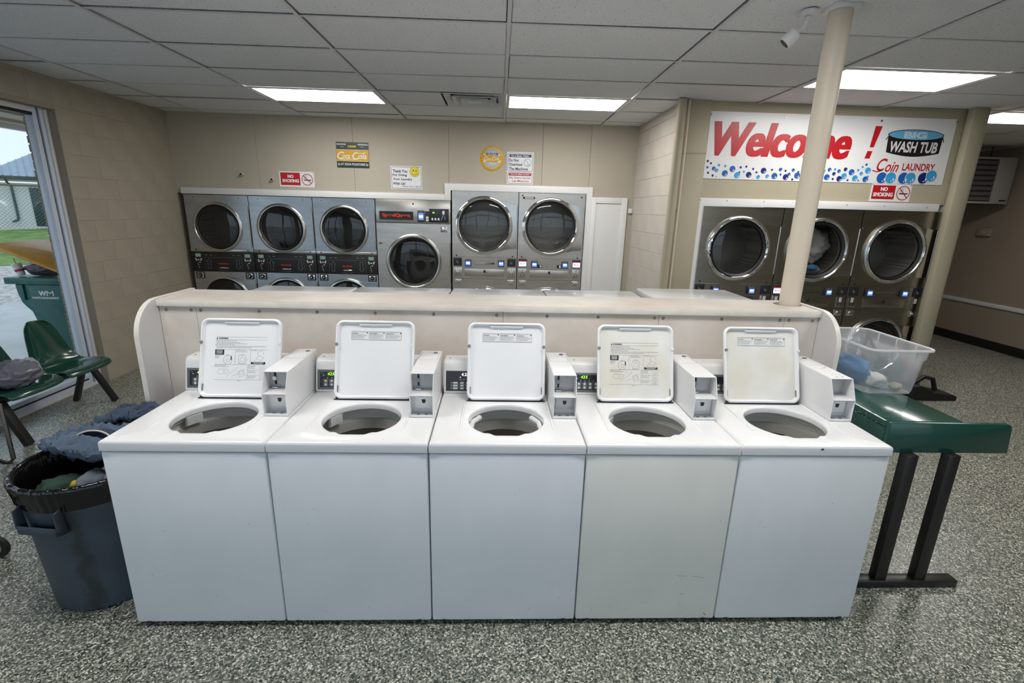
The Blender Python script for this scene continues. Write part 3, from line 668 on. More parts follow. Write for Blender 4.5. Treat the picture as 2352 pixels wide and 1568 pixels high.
# =================================================================== TOP-LOAD WASHERS
WP = 0.655; WX0 = -1.5717; TOPZ = 0.912; LIPZ = 0.866
def washer(k, label, front_m, big_label, new_console, lid_m, aged):
    t = thing('washing_machine', label, 'washing machine', (WX0+WP*k, 0, 0), 0, 'white top-load washers in the front row')
    g = 0.0025
    # cabinet
    cb = MB()
    ro, ri = rrect(g, WP-g, 0.004, 0.70, 0.008, 3), rrect(g+0.012, WP-g-0.012, 0.016, 0.69, 0.006, 3); rb = rrect(g+0.006, WP-g-0.006, 0.010, 0.694, 0.006, 3)
    cb.loft([[(x, y, 0.022) for x, y in rb], [(x, y, 0.025) for x, y in rrect(g+0.002, WP-g-0.002, 0.006, 0.698, 0.007, 3)], [(x, y, 0.03) for x, y in ro], [(x, y, LIPZ-0.012) for x, y in ro], [(x, y, LIPZ-0.006) for x, y in rrect(g+0.003, WP-g-0.003, 0.007, 0.697, 0.007, 3)], [(x, y, LIPZ-0.004) for x, y in rb], [(x, y, LIPZ-0.004) for x, y in ri], [(x, y, 0.04) for x, y in ri]])
    cb.add([(x, y, 0.04) for x, y in ri], [tuple(range(len(ri)))])
    cb.build('cabinet', front_m, t, smooth=50)
    for x in (0.06, WP-0.06):
        for y in (0.06, 0.64): MB().cyl((x, y, 0.0), (x, y, 0.021), 0.02, n=14).build('foot', 'ink', t)
    for x in (0.055, WP-0.055): MB().box(x-0.008, x+0.008, 0.0005, 0.0035, 0.0225, 0.030).build('clip', 'ink', t)
    # top with round opening, flat front edge with a notch
    cx, cy, R = 0.325, 0.252, 0.171
    def hole(a):
        x, y = R*math.cos(a), R*math.sin(a)
        if y < -0.1:
            lim = -0.165 if abs(x) < 0.050 else (-0.143 if abs(x) > 0.075 else -0.165+0.022*(abs(x)-0.050)/0.025)
            y = max(y, lim)
        return (cx+x, cy+y)
    inn, out = ring_rect(g, WP-g, 0, 0.70, cx, cy, R, n=120, hole=hole)
    def ins(p, d): return (min(max(p[0], g+d), WP-g-d), min(max(p[1], d), 0.70-d))
    def sc_(p, s): return (cx+(p[0]-cx)*s, cy+(p[1]-cy)*s)
    rings = []
    for s, z in ((1.0, TOPZ-0.03), (1.0, TOPZ-0.012), (1.012, TOPZ-0.005), (1.03, TOPZ-0.0025)): rings.append([(*sc_(p, s), z) for p in inn])
    rings.append([(*sc_(p, 1.10), TOPZ) for p in inn])
    for d_, z in ((0.012, TOPZ), (0.006, TOPZ-0.0015), (0.002, TOPZ-0.006), (0.0, TOPZ-0.013), (0.0, LIPZ+0.003), (0.004, LIPZ)): rings.append([(*ins(p, d_), z) for p in out])
    MB().loft(rings).build('top', 'enamel', t, smooth=50)
    for x in (0.122, 0.532):   # pressed ridges beside the opening
        MB().tube([(x, 0.12, TOPZ-0.004), (x, 0.14, TOPZ-0.001), (x, 0.25, TOPZ), (x, 0.45, TOPZ)], [0.003, 0.006, 0.006, 0.006], n=10).build('ridge', 'enamel', t, smooth=80)
    # tub and basket
    MB().lathe([(0.178, -0.031), (0.186, -0.045), (0.196, -0.05), (0.200, -0.062), (0.215, -0.066), (0.215, -0.09), (0.21, -0.095)], 'z', (cx, cy, TOPZ), n=56).build('tub_ring', 'tub_white', t)
    MB().lathe([(0.2095, -0.094), (0.198, -0.098), (0.195, -0.145), (0.199, -0.150)], 'z', (cx, cy, TOPZ), n=56).build('balance_ring', 'tub_grey', t)
    b = MB().lathe([(0.199, -0.151), (0.204, -0.16), (0.204, -0.50), (0.19, -0.53), (0.001, -0.53)], 'z', (cx, cy, TOPZ), n=56).build('basket', 'basket_steel', t)
    q = MB()
    for i in range(40):
        a = 2*PI*i/40
        for zz in (-0.19, -0.24, -0.30, -0.36):
            px, py = cx+0.2032*math.cos(a+zz*2), cy+0.2032*math.sin(a+zz*2)
            q.cyl((px, py, TOPZ+zz), (cx+0.2025*math.cos(a+zz*2), cy+0.2025*math.sin(a+zz*2), TOPZ+zz), 0.004, n=6)
    o = q.build('basket_holes', 'ink', t); o['kind'] = 'stuff'
    MB().lathe([(0.001, -0.20), (0.03, -0.205), (0.038, -0.25), (0.045, -0.45), (0.12, -0.49), (0.15, -0.525)], 'z', (cx, cy, TOPZ), n=32).build('agitator', 'tub_grey', t)
    if new_console:
        for sgn in (-1, 1):
            MB().tube([(cx+sgn*0.165, cy-0.03, TOPZ-0.05), (cx+sgn*0.158, cy+0.05, TOPZ-0.045), (cx+sgn*0.125, cy+0.11, TOPZ-0.046)], 0.014, n=10).build('tub_grip', 'plastic_white', t)
    else:
        MB().loft([[(cx+rr_*math.cos(math.radians(a_)), cy+rr_*math.sin(math.radians(a_)), TOPZ+zz_) for rr_, zz_ in ((0.180, -0.034), (0.168, -0.036), (0.172, -0.078), (0.186, -0.080))] for a_ in (138, 144, 150, 156, 162)], cap=True).build('bleach_port', 'plastic_white', t)
    # lid, leaning back past upright
    lw, ll = 0.390, 0.388
    ang = math.radians(18.5 if k != 3 else 18.0)
    L = bpy.data.objects.new('lid', None)
    hx = 0.1325; hy, hz = 0.462, TOPZ+0.006
    def lp(u, v, w): # w towards the viewer
        return (hx+u, hy+v*math.sin(ang)-w*math.cos(ang), hz+v*math.cos(ang)+w*math.sin(ang))
    def lr(d_, w, r): return [lp(x, y, w) for x, y in rrect(d_, lw-d_, d_, ll-d_, r, 6)]
    def notch(ring): return ring
    rings = [lr(0.012, -0.010, 0.03), lr(0.003, -0.008, 0.034), lr(0.0, 0.0, 0.036), lr(0.0, 0.012, 0.036), lr(0.004, 0.0165, 0.034), lr(0.009, 0.0165, 0.030), lr(0.012, 0.012, 0.028), lr(0.016, 0.0, 0.026)]
    lid = MB().loft(rings).build('lid', 'enamel', t, smooth=50)
    bp = [lp(x, y, -0.010) for x, y in rrect(0.012, lw-0.012, 0.012, ll-0.012, 0.03, 6)]
    fp = [lp(x, y, 0.0) for x, y in rrect(0.0162, lw-0.0162, 0.0162, ll-0.0162, 0.026, 6)]
    MB().loft([bp, fp], cap=True).build('lid_panel', lid_m, lid, smooth=40)
    MB().add([lp(lw*0.28, ll-0.0164, 0.001), lp(lw*0.72, ll-0.0164, 0.001), lp(lw*0.70, ll-0.030, 0.001), lp(lw*0.30, ll-0.030, 0.001), lp(lw*0.28, ll-0.0164, 0.012), lp(lw*0.72, ll-0.0164, 0.012), lp(lw*0.70, ll-0.024, 0.010), lp(lw*0.30, ll-0.024, 0.010)],
             [(0,1,2,3),(4,5,6,7),(0,1,5,4),(1,2,6,5),(2,3,7,6),(3,0,4,7)]).build('finger_grip', 'enamel', lid, bevel=0.002)
    for u, m in ((0.008, 'ink_grey'), (lw-0.008, 'ink_grey' if k in (2,) else 'plastic_white')):
        p = Vector(lp(u, 0.268, 0.0166)); n_ = Vector((0, -math.cos(ang), math.sin(ang)))
        MB().cyl(p, p+n_*0.006, 0.0085, 0.007, n=16).build('bumper', m, lid)
    for u in (0.0145, lw-0.0145):
        MB().tube([lp(u, 0.018, 0.004), lp(u, 0.03, 0.005), lp(u, 0.065, 0.003)], 0.0035, n=8).build('hinge_spring', 'screw_metal', lid)
        p = lp(u, 0.004, 0.004); MB().sphere(p, (0.008, 0.008, 0.008), 10, 8).build('hinge_knuckle', 'ink', lid)
    MB().cyl(lp(0.0, -0.0045, 0.004), lp(lw, -0.0045, 0.004), 0.0035, n=10).build('hinge_rod', 'ink', lid)
    o_ = lp(0, 0, 0.0003)
    pr = Print(lid, o_, (1, 0, 0), (0, math.sin(ang), math.cos(ang)), (0, -math.cos(ang), math.sin(ang)))
    lidprint(pr, big_label)
    # console
    front = [(0.560, TOPZ+0.001), (0.592, 1.048)]
    prof = [front[0], (0.593, 1.050), (0.600, 1.068), (0.617, 1.078), (0.700, 1.078), (0.700, TOPZ+0.001)]
    con = MB().prism(prof, 0.006, 0.538, 'x').build('console', 'plastic_white', t, bevel=0.006, segs=3)
    dv = Vector((0, front[1][0]-front[0][0], front[1][1]-front[0][1])); Hc = dv.length; dv.normalize(); nn = Vector((0, -dv.z, dv.y))
    pc = Print(con, (0.006, front[0][0], front[0][1]), (1, 0, 0), dv, nn)
    consoleprint(pc, Hc, new_console)
    MB().cyl((0.035, 0.64, 1.078), (0.035, 0.64, 1.080), 0.004, n=10).build('screw', 'ink_grey', con)
    # coin meter
    mx0, mx1 = 0.540, 0.647
    side = [(0.250, TOPZ+0.002), (0.250, 1.02), (0.292, 1.112), (0.66, 1.112), (0.66, TOPZ+0.002)]
    q = MB()
    for a, b_ in ((mx0, mx0+0.0035), (mx1-0.0035, mx1)): q.prism(side, a, b_, 'x')
    a, b_ = mx0+0.0036, mx1-0.0036
    q.box(a, b_, 0.293, 0.66, 1.1085, 1.112); q.box(a, b_, 0.6565, 0.66, TOPZ+0.002, 1.108)
    q.box(a, b_, 0.2505, 0.36, 1.017, 1.0205); q.box(a, b_, 0.2505, 0.31, TOPZ+0.002, TOPZ+0.0055); q.box(a, b_, 0.2505, 0.2535, TOPZ+0.0056, TOPZ+0.014)
    mt = q.build('coin_meter', 'meter_white', t, bevel=0.0008, segs=1, smooth=0)
    MB().box(a, b_, 0.338, 0.342, 1.021, 1.108).build('coin_plate', 'meter_grey', mt)
    MB().box(a, b_, 0.302, 0.306, TOPZ+0.006, 1.0165).build('vault_recess', 'meter_white', mt)
    xs = a+0.028
    MB().box(xs-0.006, xs+0.003, 0.336, 0.338, 1.036, 1.106).build('coin_slot', 'ink', mt)
    MB().cyl((xs-0.003, 0.3375, 1.066), (xs-0.003, 0.330, 1.066), 0.010, n=16).build('slot_ring', 'chrome', mt)
    MB().box(xs-0.014, xs+0.012, 0.318, 0.3375, 1.0212, 1.028).build('coin_tray', 'chrome', mt, bevel=0.002)
    vd = MB().box(a+0.012, b_-0.004, 0.2955, 0.3015, TOPZ+0.030, 1.008).build('vault_door', 'meter_grey' if k in (2,) else 'meter_white', mt, bevel=0.0015)
    cxm = (a+b_)/2+0.004
    MB().prism([(cxm-0.009, TOPZ+0.073), (cxm+0.009, TOPZ+0.073), (cxm+0.009, TOPZ+0.060), (cxm+0.003, TOPZ+0.054), (cxm-0.006, TOPZ+0.056)], 0.2935, 0.2954, 'y').build('vault_lock', 'ink', vd)
    pm = Print(vd, (0, 0.2955, 0)); pm.text('GREENWALD', cxm, TOPZ+0.087, w=0.055, bold=0.0).flush('lettering', 'ink_grey', 1)
    pm = Print(mt, (0, 0.338, 0)); pm.ring(b_-0.035, 1.092, 0.010, 0.0112, n=20, k=0.6).text('25c', b_-0.035, 1.092, h=0.006, bold=0.0).flush('coin_mark', 'ink_grey', 1)
    for xx in (a+0.032, b_-0.032): MB().cyl((xx, 0.275, TOPZ+0.0056), (xx, 0.275, TOPZ+0.0075), 0.008, n=14).build('bolt', 'ink_grey', mt)
    MB().cyl((mx1-0.030, 0.62, 1.1121), (mx1-0.030, 0.62, 1.115), 0.011, n=16).build('top_lock', 'screw_metal', mt)
    pm = Print(mt, (0, 0, 1.1121), (1, 0, 0), (0, 1, 0), (0, 0, 1))
    pm.line([(mx0+0.006, 0.50), (mx1-0.006, 0.50)], 0.0015).line([(mx1-0.008, 0.50), (mx1-0.008, 0.65)], 0.0012).line([(mx0+0.008, 0.50), (mx0+0.008, 0.65)], 0.0012).flush('cover_seam', 'ink_grey', 1)
    if k == 4:
        rnd = random.Random(3)
        for _ in range(26):
            xx, yy = rnd.uniform(mx0+0.02, mx1-0.012), rnd.uniform(0.31, 0.47); pm.rect(xx, xx+rnd.uniform(0.002, 0.010), yy, yy+rnd.uniform(0.001, 0.004))
        pm.flush('paint_chips', 'ink_grey', 1)
    # scuffs on the front
    ps = Print(t, (0, 0.004, 0))
    rnd = random.Random(20+k)
    if k == 3:
        for x, z, L in ((0.452, 0.262, 0.03), (0.484, 0.2605, 0.013), (0.523, 0.258, 0.03), (0.555, 0.254, 0.022), (0.475, 0.165, 0.018)): ps.line([(x, z), (x+L, z-0.003)], 0.0016)
        for _ in range(14):
            x, z = rnd.uniform(0.05, 0.6), rnd.uniform(0.04, 0.14); ps.line([(x, z), (x+rnd.uniform(-0.01, 0.01), z+rnd.uniform(0.003, 0.02))], 0.0008)
        ps.flush('scuffs', 'ink_grey', 1)
        ps.line([(0.60, 0.055), (0.612, 0.043)], 0.003).flush('red_scratch', 'sign_maroon', 1)
    else:
        for _ in range(5 if k != 4 else 3):
            x, z = rnd.uniform(0.05, 0.6), rnd.uniform(0.05, 0.75); ps.line([(x, z), (x+rnd.uniform(0.002, 0.005), z-rnd.uniform(0.001, 0.005))], 0.0018)
        ps.flush('scuffs', 'ink_grey', 1)
    if k == 4: MB().sphere((0.345, -0.0003, TOPZ-0.014), (0.007, 0.0012, 0.004), 8, 6).build('chip', 'ink', t)
    return t
def lidprint(pr, big):
    rnd = random.Random(5)
    def tinylines(x0, x1, y, n, h, gap, jit=0.25, seg=True):
        for i in range(n):
            x = x0; end = x1-(x1-x0)*rnd.uniform(0, jit)
            while x < end:
                w = min(rnd.uniform(0.004, 0.014), end-x); pr.rect(x, x+w, y-i*gap, y-i*gap+h); x += w+0.0016
    if not big:
        x0, x1, y0, y1 = 0.075, 0.322, 0.292, 0.334
        pr.rect(x0, x1, y0, y1).flush('label', 'label_white', 1)
        pr.frame(x0, x1, y0, y1, 0.0008)
        for i, s in enumerate(('WARNING', 'AVERTISSEMENT', 'ADVERTENCIA')):
            a = x0+0.003+i*0.083; pr.text(s, a, y1-0.0105, h=0.0045, align='l', bold=0.02)
            pr.disc(a+0.074, y1-0.007, 0.003, n=10)
        pr.flush('label_text', 'ink', 2)
        for i in range(3): tinylines(x0+0.003+i*0.083, x0+0.078+i*0.083, y1-0.017, 5, 0.0012, 0.0045)
        tinylines(x0+0.003, x1-0.003, y1-0.004, 1, 0.001, 0.1, 0.1)
        pr.flush('label_fine_print', 'ink_grey', 2)
        return
    X0, X1, Y1, Y0 = 0.068, 0.318, 0.296, 0.085
    pr.line([(X0+0.002, Y1), (X1, Y1)], 0.0008).line([(X0+0.002, Y1-0.013), (X1, Y1-0.013)], 0.0008).line([(X0, 0.234), (X1, 0.234)], 0.0008).line([(X0-0.002, 0.160), (X1, 0.160)], 0.0008).line([(X0-0.004, Y0), (X1, Y0)], 0.0008)
    pr.line([(0.165, 0.234), (0.165, 0.160)], 0.0008).line([(0.238, 0.234), (0.238, 0.160)], 0.0008).line([(0.226, 0.160), (0.226, Y0)], 0.0008).line([(0.226, 0.133), (X1, 0.133)], 0.0008).line([(0.226, 0.107), (X1, 0.107)], 0.0008)
    # line drawings: agitator tubs, closing lid, knob, control pad
    pr.ring(0.130, 0.183, 0.0205, 0.0215, n=28, k=1.1).ring(0.131, 0.180, 0.008, 0.0088, n=20).ring(0.129, 0.205, 0.004, 0.0046, n=14)
    pr.ring(0.199, 0.187, 0.0195, 0.0204, n=28, k=1.2).ring(0.199, 0.184, 0.010, 0.0107, n=20).ring(0.199, 0.203, 0.004, 0.0046, n=14)
    pr.line([(0.266, 0.190), (0.290, 0.180), (0.306, 0.196), (0.280, 0.206), (0.266, 0.190)], 0.0008).line([(0.276, 0.206), (0.272, 0.224), (0.296, 0.230), (0.304, 0.210)], 0.0008).line([(0.262, 0.186), (0.258, 0.176)], 0.0008)
    pr.frame(0.084, 0.135, 0.114, 0.138, 0.0008, r=0.010).ring(0.116, 0.126, 0.005, 0.0058, n=16)
    pr.line([(0.125, 0.100), (0.180, 0.146)], 0.0007).line([(0.182, 0.128), (0.206, 0.135), (0.216, 0.108), (0.190, 0.100), (0.182, 0.128)], 0.0008).line([(0.187, 0.125), (0.203, 0.130), (0.208, 0.116), (0.193, 0.111), (0.187, 0.125)], 0.0007).line([(0.150, 0.100), (0.170, 0.112), (0.186, 0.112)], 0.0007)
    for yy in (0.145, 0.119, 0.096): pr.frame(0.284, 0.314, yy-0.006, yy+0.006, 0.0007, r=0.005).ring(0.300, yy, 0.003, 0.0036, n=12)
    pr.flush('label_drawing', 'ink_grey', 1)
    pr.text('WARNING', X0+0.014, Y1-0.0065, h=0.0072, align='l', bold=0.035).flush('label_heading', 'ink', 1)
    pr.poly([(X0+0.003, Y1-0.0105), (X0+0.011, Y1-0.0105), (X0+0.007, Y1-0.003)]).flush('warning_triangle', 'ink', 1)
    pr.rect(X0, X0+0.043, 0.208, 0.233).flush('label_block', 'ink', 1); pr.rect(0.243, 0.312, 0.163, 0.174).flush('label_block', 'ink', 1); pr.disc(0.146, 0.192, 0.0025, 0.012, n=12).flush('spoon_drawing', 'ink', 1)
    for i in range(4): pr.rect(X0+0.006, X0+0.036, 0.2285-i*0.0052, 0.2305-i*0.0052)
    pr.rect(0.250, 0.305, 0.1695, 0.1715).rect(0.256, 0.298, 0.1655, 0.1672)
    pr.flush('label_reverse_text', 'label_white', 2)
    tinylines(X0, X0+0.11, 0.276, 1, 0.0016, 0.1, 0.1); tinylines(X0+0.004, X1-0.09, 0.269, 2, 0.0016, 0.0066, 0.3); tinylines(X0, X0+0.10, 0.256, 1, 0.0016, 0.1, 0.1); tinylines(X0+0.004, X1, 0.2495, 1, 0.0016, 0.1, 0.02); tinylines(X0+0.004, X1-0.07, 0.243, 1, 0.0016, 0.1, 0.05)
    tinylines(X0, X0+0.03, 0.203, 3, 0.0014, 0.0055, 0.3); tinylines(0.170, 0.225, 0.229, 2, 0.0014, 0.006, 0.3); tinylines(0.180, 0.220, 0.164, 1, 0.0014, 0.1, 0.05); tinylines(0.244, 0.270, 0.230, 1, 0.0014, 0.1, 0.1)
    tinylines(X0, X0+0.075, 0.155, 2, 0.0014, 0.0058, 0.3)
    for yy in (0.154, 0.127, 0.101): tinylines(0.230, 0.272, yy, 3 if yy > 0.15 else 2, 0.0014, 0.006, 0.3)
    tinylines(0.180, 0.196, 0.079, 1, 0.0016, 0.1, 0.05)
    pr.flush('label_fine_print', 'ink_grey', 1)
def consoleprint(pc, H, new):
    if new:
        pc.rect(0.012, 0.52, 0.012, H-0.022).flush('control_panel', 'console_grey', 1)
        pc.text('4.25', 0.110, H-0.040, h=0.016, bold=0.02, shear=0.1).disc(0.086, H-0.055, 0.0028, n=12).flush('display_digits', 'led_white', 2)
        for r in range(3):
            y = 0.055-r*0.0145
            for c_ in range(3): pc.rr(0.055+c_*0.031+(-0.006 if c_ == 0 else 0), 0.073+c_*0.031, y-0.0045, y+0.0045, 0.002)
            pc.rect(0.036, 0.046, y-0.001, y+0.001)
            if r < 2: pc.rect(0.036, 0.52, y-0.0078, y-0.0070)
        pc.rect(0.080, 0.094, H-0.068, H-0.066).rect(0.100, 0.108, H-0.068, H-0.066).flush('buttons', 'button_white', 2)
        return
    pc.rect(0.010, 0.522, 0.012, H-0.024).flush('control_panel', 'console_black', 1)
    pc.frame(0.013, 0.519, 0.0145, H-0.0265, 0.0012).frame(0.020, 0.512, 0.021, H-0.032, 0.0012)
    for c_ in range(6): pc.frame(0.040+c_*0.030, 0.063+c_*0.030, 0.030, 0.046, 0.0008, r=0.004).frame(0.040+c_*0.030, 0.063+c_*0.030, 0.049, 0.065, 0.0008, r=0.004)
    for c_ in range(4): pc.disc(0.061+c_*0.022, H-0.064, 0.0018, n=10).rect(0.057+c_*0.022, 0.065+c_*0.022, H-0.0705, H-0.0693)
    pc.line([(0.030, H-0.040), (0.040, H-0.044)], 0.001).disc(0.041, H-0.053, 0.003, n=10)
    pc.flush('panel_lines', 'button_white', 2)
    for c_ in range(6):
        pc.disc(0.0515+c_*0.030, 0.038, 0.007, 0.0058, n=16).disc(0.0515+c_*0.030, 0.057, 0.007, 0.0058, n=16)
    pc.flush('buttons', 'button_white', 2)
    pc.rr(0.055, 0.112, H-0.055, H-0.036, 0.003).flush('display', 'display_dark', 2)
    pc.text('425', 0.078, H-0.0455, h=0.0145, w=0.036, bold=0.012, shear=0.12).flush('display_digits', 'led_green', 3)
    pc.frame(0.055, 0.112, H-0.055, H-0.036, 0.0006, r=0.003).flush('display_frame', 'ink_grey', 3)

washer(0, 'white top-load washer at the left end beside the grey trash can', 'enamel_front', True, False, 'lid_inner', False)
washer(1, 'white top-load washer second from the left, open lid with small strip label and green digits', 'enamel_front', False, False, 'lid_inner', False)
washer(2, 'middle white top-load washer with dark grey console showing white digits', 'enamel_front', False, True, 'lid_inner', False)
washer(3, 'ivory fronted scuffed top-load washer, open lid with large warning label, second from right', 'enamel_ivory', True, False, 'lid_inner_aged', True)
washer(4, 'white top-load washer at the right end, beside the green table, stained open lid', 'enamel_pale', False, False, 'lid_inner_aged', True)

# row of machines behind the counter
rl = ['leftmost white machine top showing behind the counter ledge', 'second white machine top from the left behind the counter ledge', 'middle white machine top behind the counter ledge', 'white machine top left of the tallest one behind the ledge', 'slightly taller white machine top at the right behind the ledge']
for k in range(5):
    dz = 0.012 if k == 4 else 0.0; w = 0.66
    x = -1.625+0.663*k+(0.045 if k == 4 else 0)
    t = thing('front_load_washer', rl[k], 'washing machine', (x, 1.16, 0), 0, 'white machines behind the counter')
    ww = w-0.008+(0.03 if k == 4 else 0)
    MB().box(0, ww, 0, 0.50+0.02*k+(0.06 if k == 4 else 0), 0.02, 1.24).build('cabinet', 'enamel_pale', t, bevel=0.006)
    MB().box(0, ww, 0, 0.50+0.02*k+(0.06 if k == 4 else 0), 1.2405, 1.283+dz).build('top', 'enamel', t, bevel=0.010, segs=3)
    yb = 0.50+0.02*k+(0.06 if k == 4 else 0)
    MB().lathe([(0.17, 0.0), (0.22, 0.0), (0.225, 0.02), (0.20, 0.035), (0.17, 0.03)], 'y', (ww/2, yb+0.0005, 0.72), n=40).build('door_ring', 'satin_ring', t)
    MB().cyl((ww/2, yb+0.002, 0.72), (ww/2, yb+0.02, 0.72), 0.168, n=36).build('door_glass', 'dark_screen', t)
    MB().box(0.03, ww-0.03, yb+0.0005, yb+0.006, 1.06, 1.2).build('control_panel', 'console_black', t)
    MB().box(0.03, ww-0.03, 0.05, yb-0.02, 0.0, 0.0195).build('base', 'black_steel', t)

# =================================================================== DRYERS
def door(t, cx, cz, r, ring_m, hinge, style, hw, mat_panel, yin=0.0, clothes=False):
    """round glass door at local (cx, cz); hinge = x of the hinge edge"""
    d = bpy.data.objects.new('door', None)
    ring = MB().lathe([(r*0.86, 0.004), (r*0.865, -0.020), (r*0.90, -0.034), (r*0.95, -0.034), (r, -0.022), (r, -0.001)], 'y', (cx, yin, cz), n=64).build('door', ring_m, t, smooth=50)
    if style == 'C': MB().lathe([(r*0.895, -0.036), (r*0.915, -0.042), (r*0.94, -0.036)], 'y', (cx, yin, cz), n=64).build('trim_ring', 'chrome', ring)
    MB().lathe([(r*0.80, 0.002), (r*0.80, -0.010), (r*0.862, -0.024), (r*0.862, 0.003)], 'y', (cx, yin, cz), n=56).build('gasket', 'gasket', ring)
    MB().lathe([(0.0005, -0.020), (r*0.4, -0.018), (r*0.7, -0.013), (r*0.803, -0.008)], 'y', (cx, yin, cz), n=56).build('glass', 'door_glass_clear' if style == 'C' else 'door_glass', ring, smooth=80)
    # hinge plate reaching to the right edge, hinge pin
    if style == 'C':
        pts = [(cx+r*0.42, cz+r*0.90), (cx+r*0.62, cz+r*0.80), (hinge-0.09, cz+r*0.735), (hinge-0.012, cz+r*0.72), (hinge-0.012, cz-r*0.78), (hinge-0.12, cz-r*0.80), (cx+r*0.60, cz-r*0.86), (cx+r*0.45, cz-r*0.89)]
    else:
        pts = [(cx+r*0.40, cz+r*0.86), (hinge-0.012, cz+r*0.84), (hinge-0.012, cz-r*0.84), (cx+r*0.45, cz-r*0.86)]
    arc = [(cx+r*1.003*math.cos(a), cz+r*1.003*math.sin(a)) for a in [math.radians(-58+116*i/16) for i in range(17)]]
    MB().prism(pts+arc, yin-0.016, yin-0.002, 'y').build('hinge_plate', mat_panel if style != 'C' else 'chrome_plate', ring, bevel=0.0015, segs=1, smooth=30)
    MB().cyl((hinge-0.010, yin-0.014, cz-r*0.78), (hinge-0.010, yin-0.014, cz+r*0.70), 0.008, n=12).build('hinge_pin', 'satin_ring', ring)
    # drum
    dr = MB().lathe([(r*0.80, 0.02), (r*0.82, 0.05), (r*1.12, 0.09), (r*1.12, 0.55), (r*0.3, 0.56), (0.001, 0.56)], 'y', (cx, yin, cz), n=48).build('drum', 'perforated_drum', t)
    for k in range(3):
        a = 2*PI*k/3+0.6
        p = Vector((cx+r*1.05*math.cos(a), yin, cz+r*1.05*math.sin(a)))
        MB().tube([(p.x, yin+0.10, p.z), (p.x, yin+0.54, p.z)], 0.035, n=6).build('baffle', 'satin_ring', dr)
    return ring
mat('chrome_plate', (0.62, 0.60, 0.57), rough=0.12, metal=1.0)
def front_zone(t, w, z0, z1, cx, cz, r, m, name='front_panel'):
    inn, out = ring_rect(-w/2, w/2, z0, z1, cx, cz, r*0.87, n=64)
    inn2 = inn
    q = MB().loft([[(x, 0.03, z) for x, z in inn], [(x, 0.0, z) for x, z in inn], [(x, 0.0, z) for x, z in out], [(x, 0.03, z) for x, z in out]])
    return q.build(name, m, t, smooth=40)
def lock(t, x, z, s=0.05, y=0.0, dark=False):
    l = MB().box(x-s, x+s, y-0.005, y-0.0003, z-s*0.8, z+s*0.8).build('coin_vault', 'gasket' if dark else 'chrome', t, bevel=0.0015)
    if dark: MB().box(x-s*0.72, x+s*0.78, y-0.008, y-0.0053, z-s*0.6, z+s*0.6).build('face_plate', 'chrome', l, bevel=0.002)
    MB().lathe([(0.001, -0.020), (s*0.32, -0.019), (s*0.36, -0.012), (s*0.52, -0.0085), (s*0.52, -0.0055)], 'y', (x, y, z), n=20).build('vault_lock', 'gasket' if dark else 'satin_ring', l)
    MB().cyl((x, y-0.0205, z), (x, y-0.023, z), s*0.18, n=12).build('lock_core', 'chrome', l)
def screwdots(t, pts, y=0.0, m='ink', r=0.009):
    for x, z in pts: MB().cyl((x, y-0.0003, z), (x, y-0.003, z), r, n=12).build('screw', m, t)
def arrow(p, x, z, up, s=1.0):
    h, w, b = 0.128*s, 0.033*s, 0.018*s; k = 1 if up else -1
    pts = [(0, h/2), (w, h/2-0.038*s), (b, h/2-0.038*s), (b, -h/2), (-b, -h/2), (-b, h/2-0.038*s), (-w, h/2-0.038*s), (0, h/2)]
    p.line([(x+a, z+k*c) for a, c in pts], 0.0035)

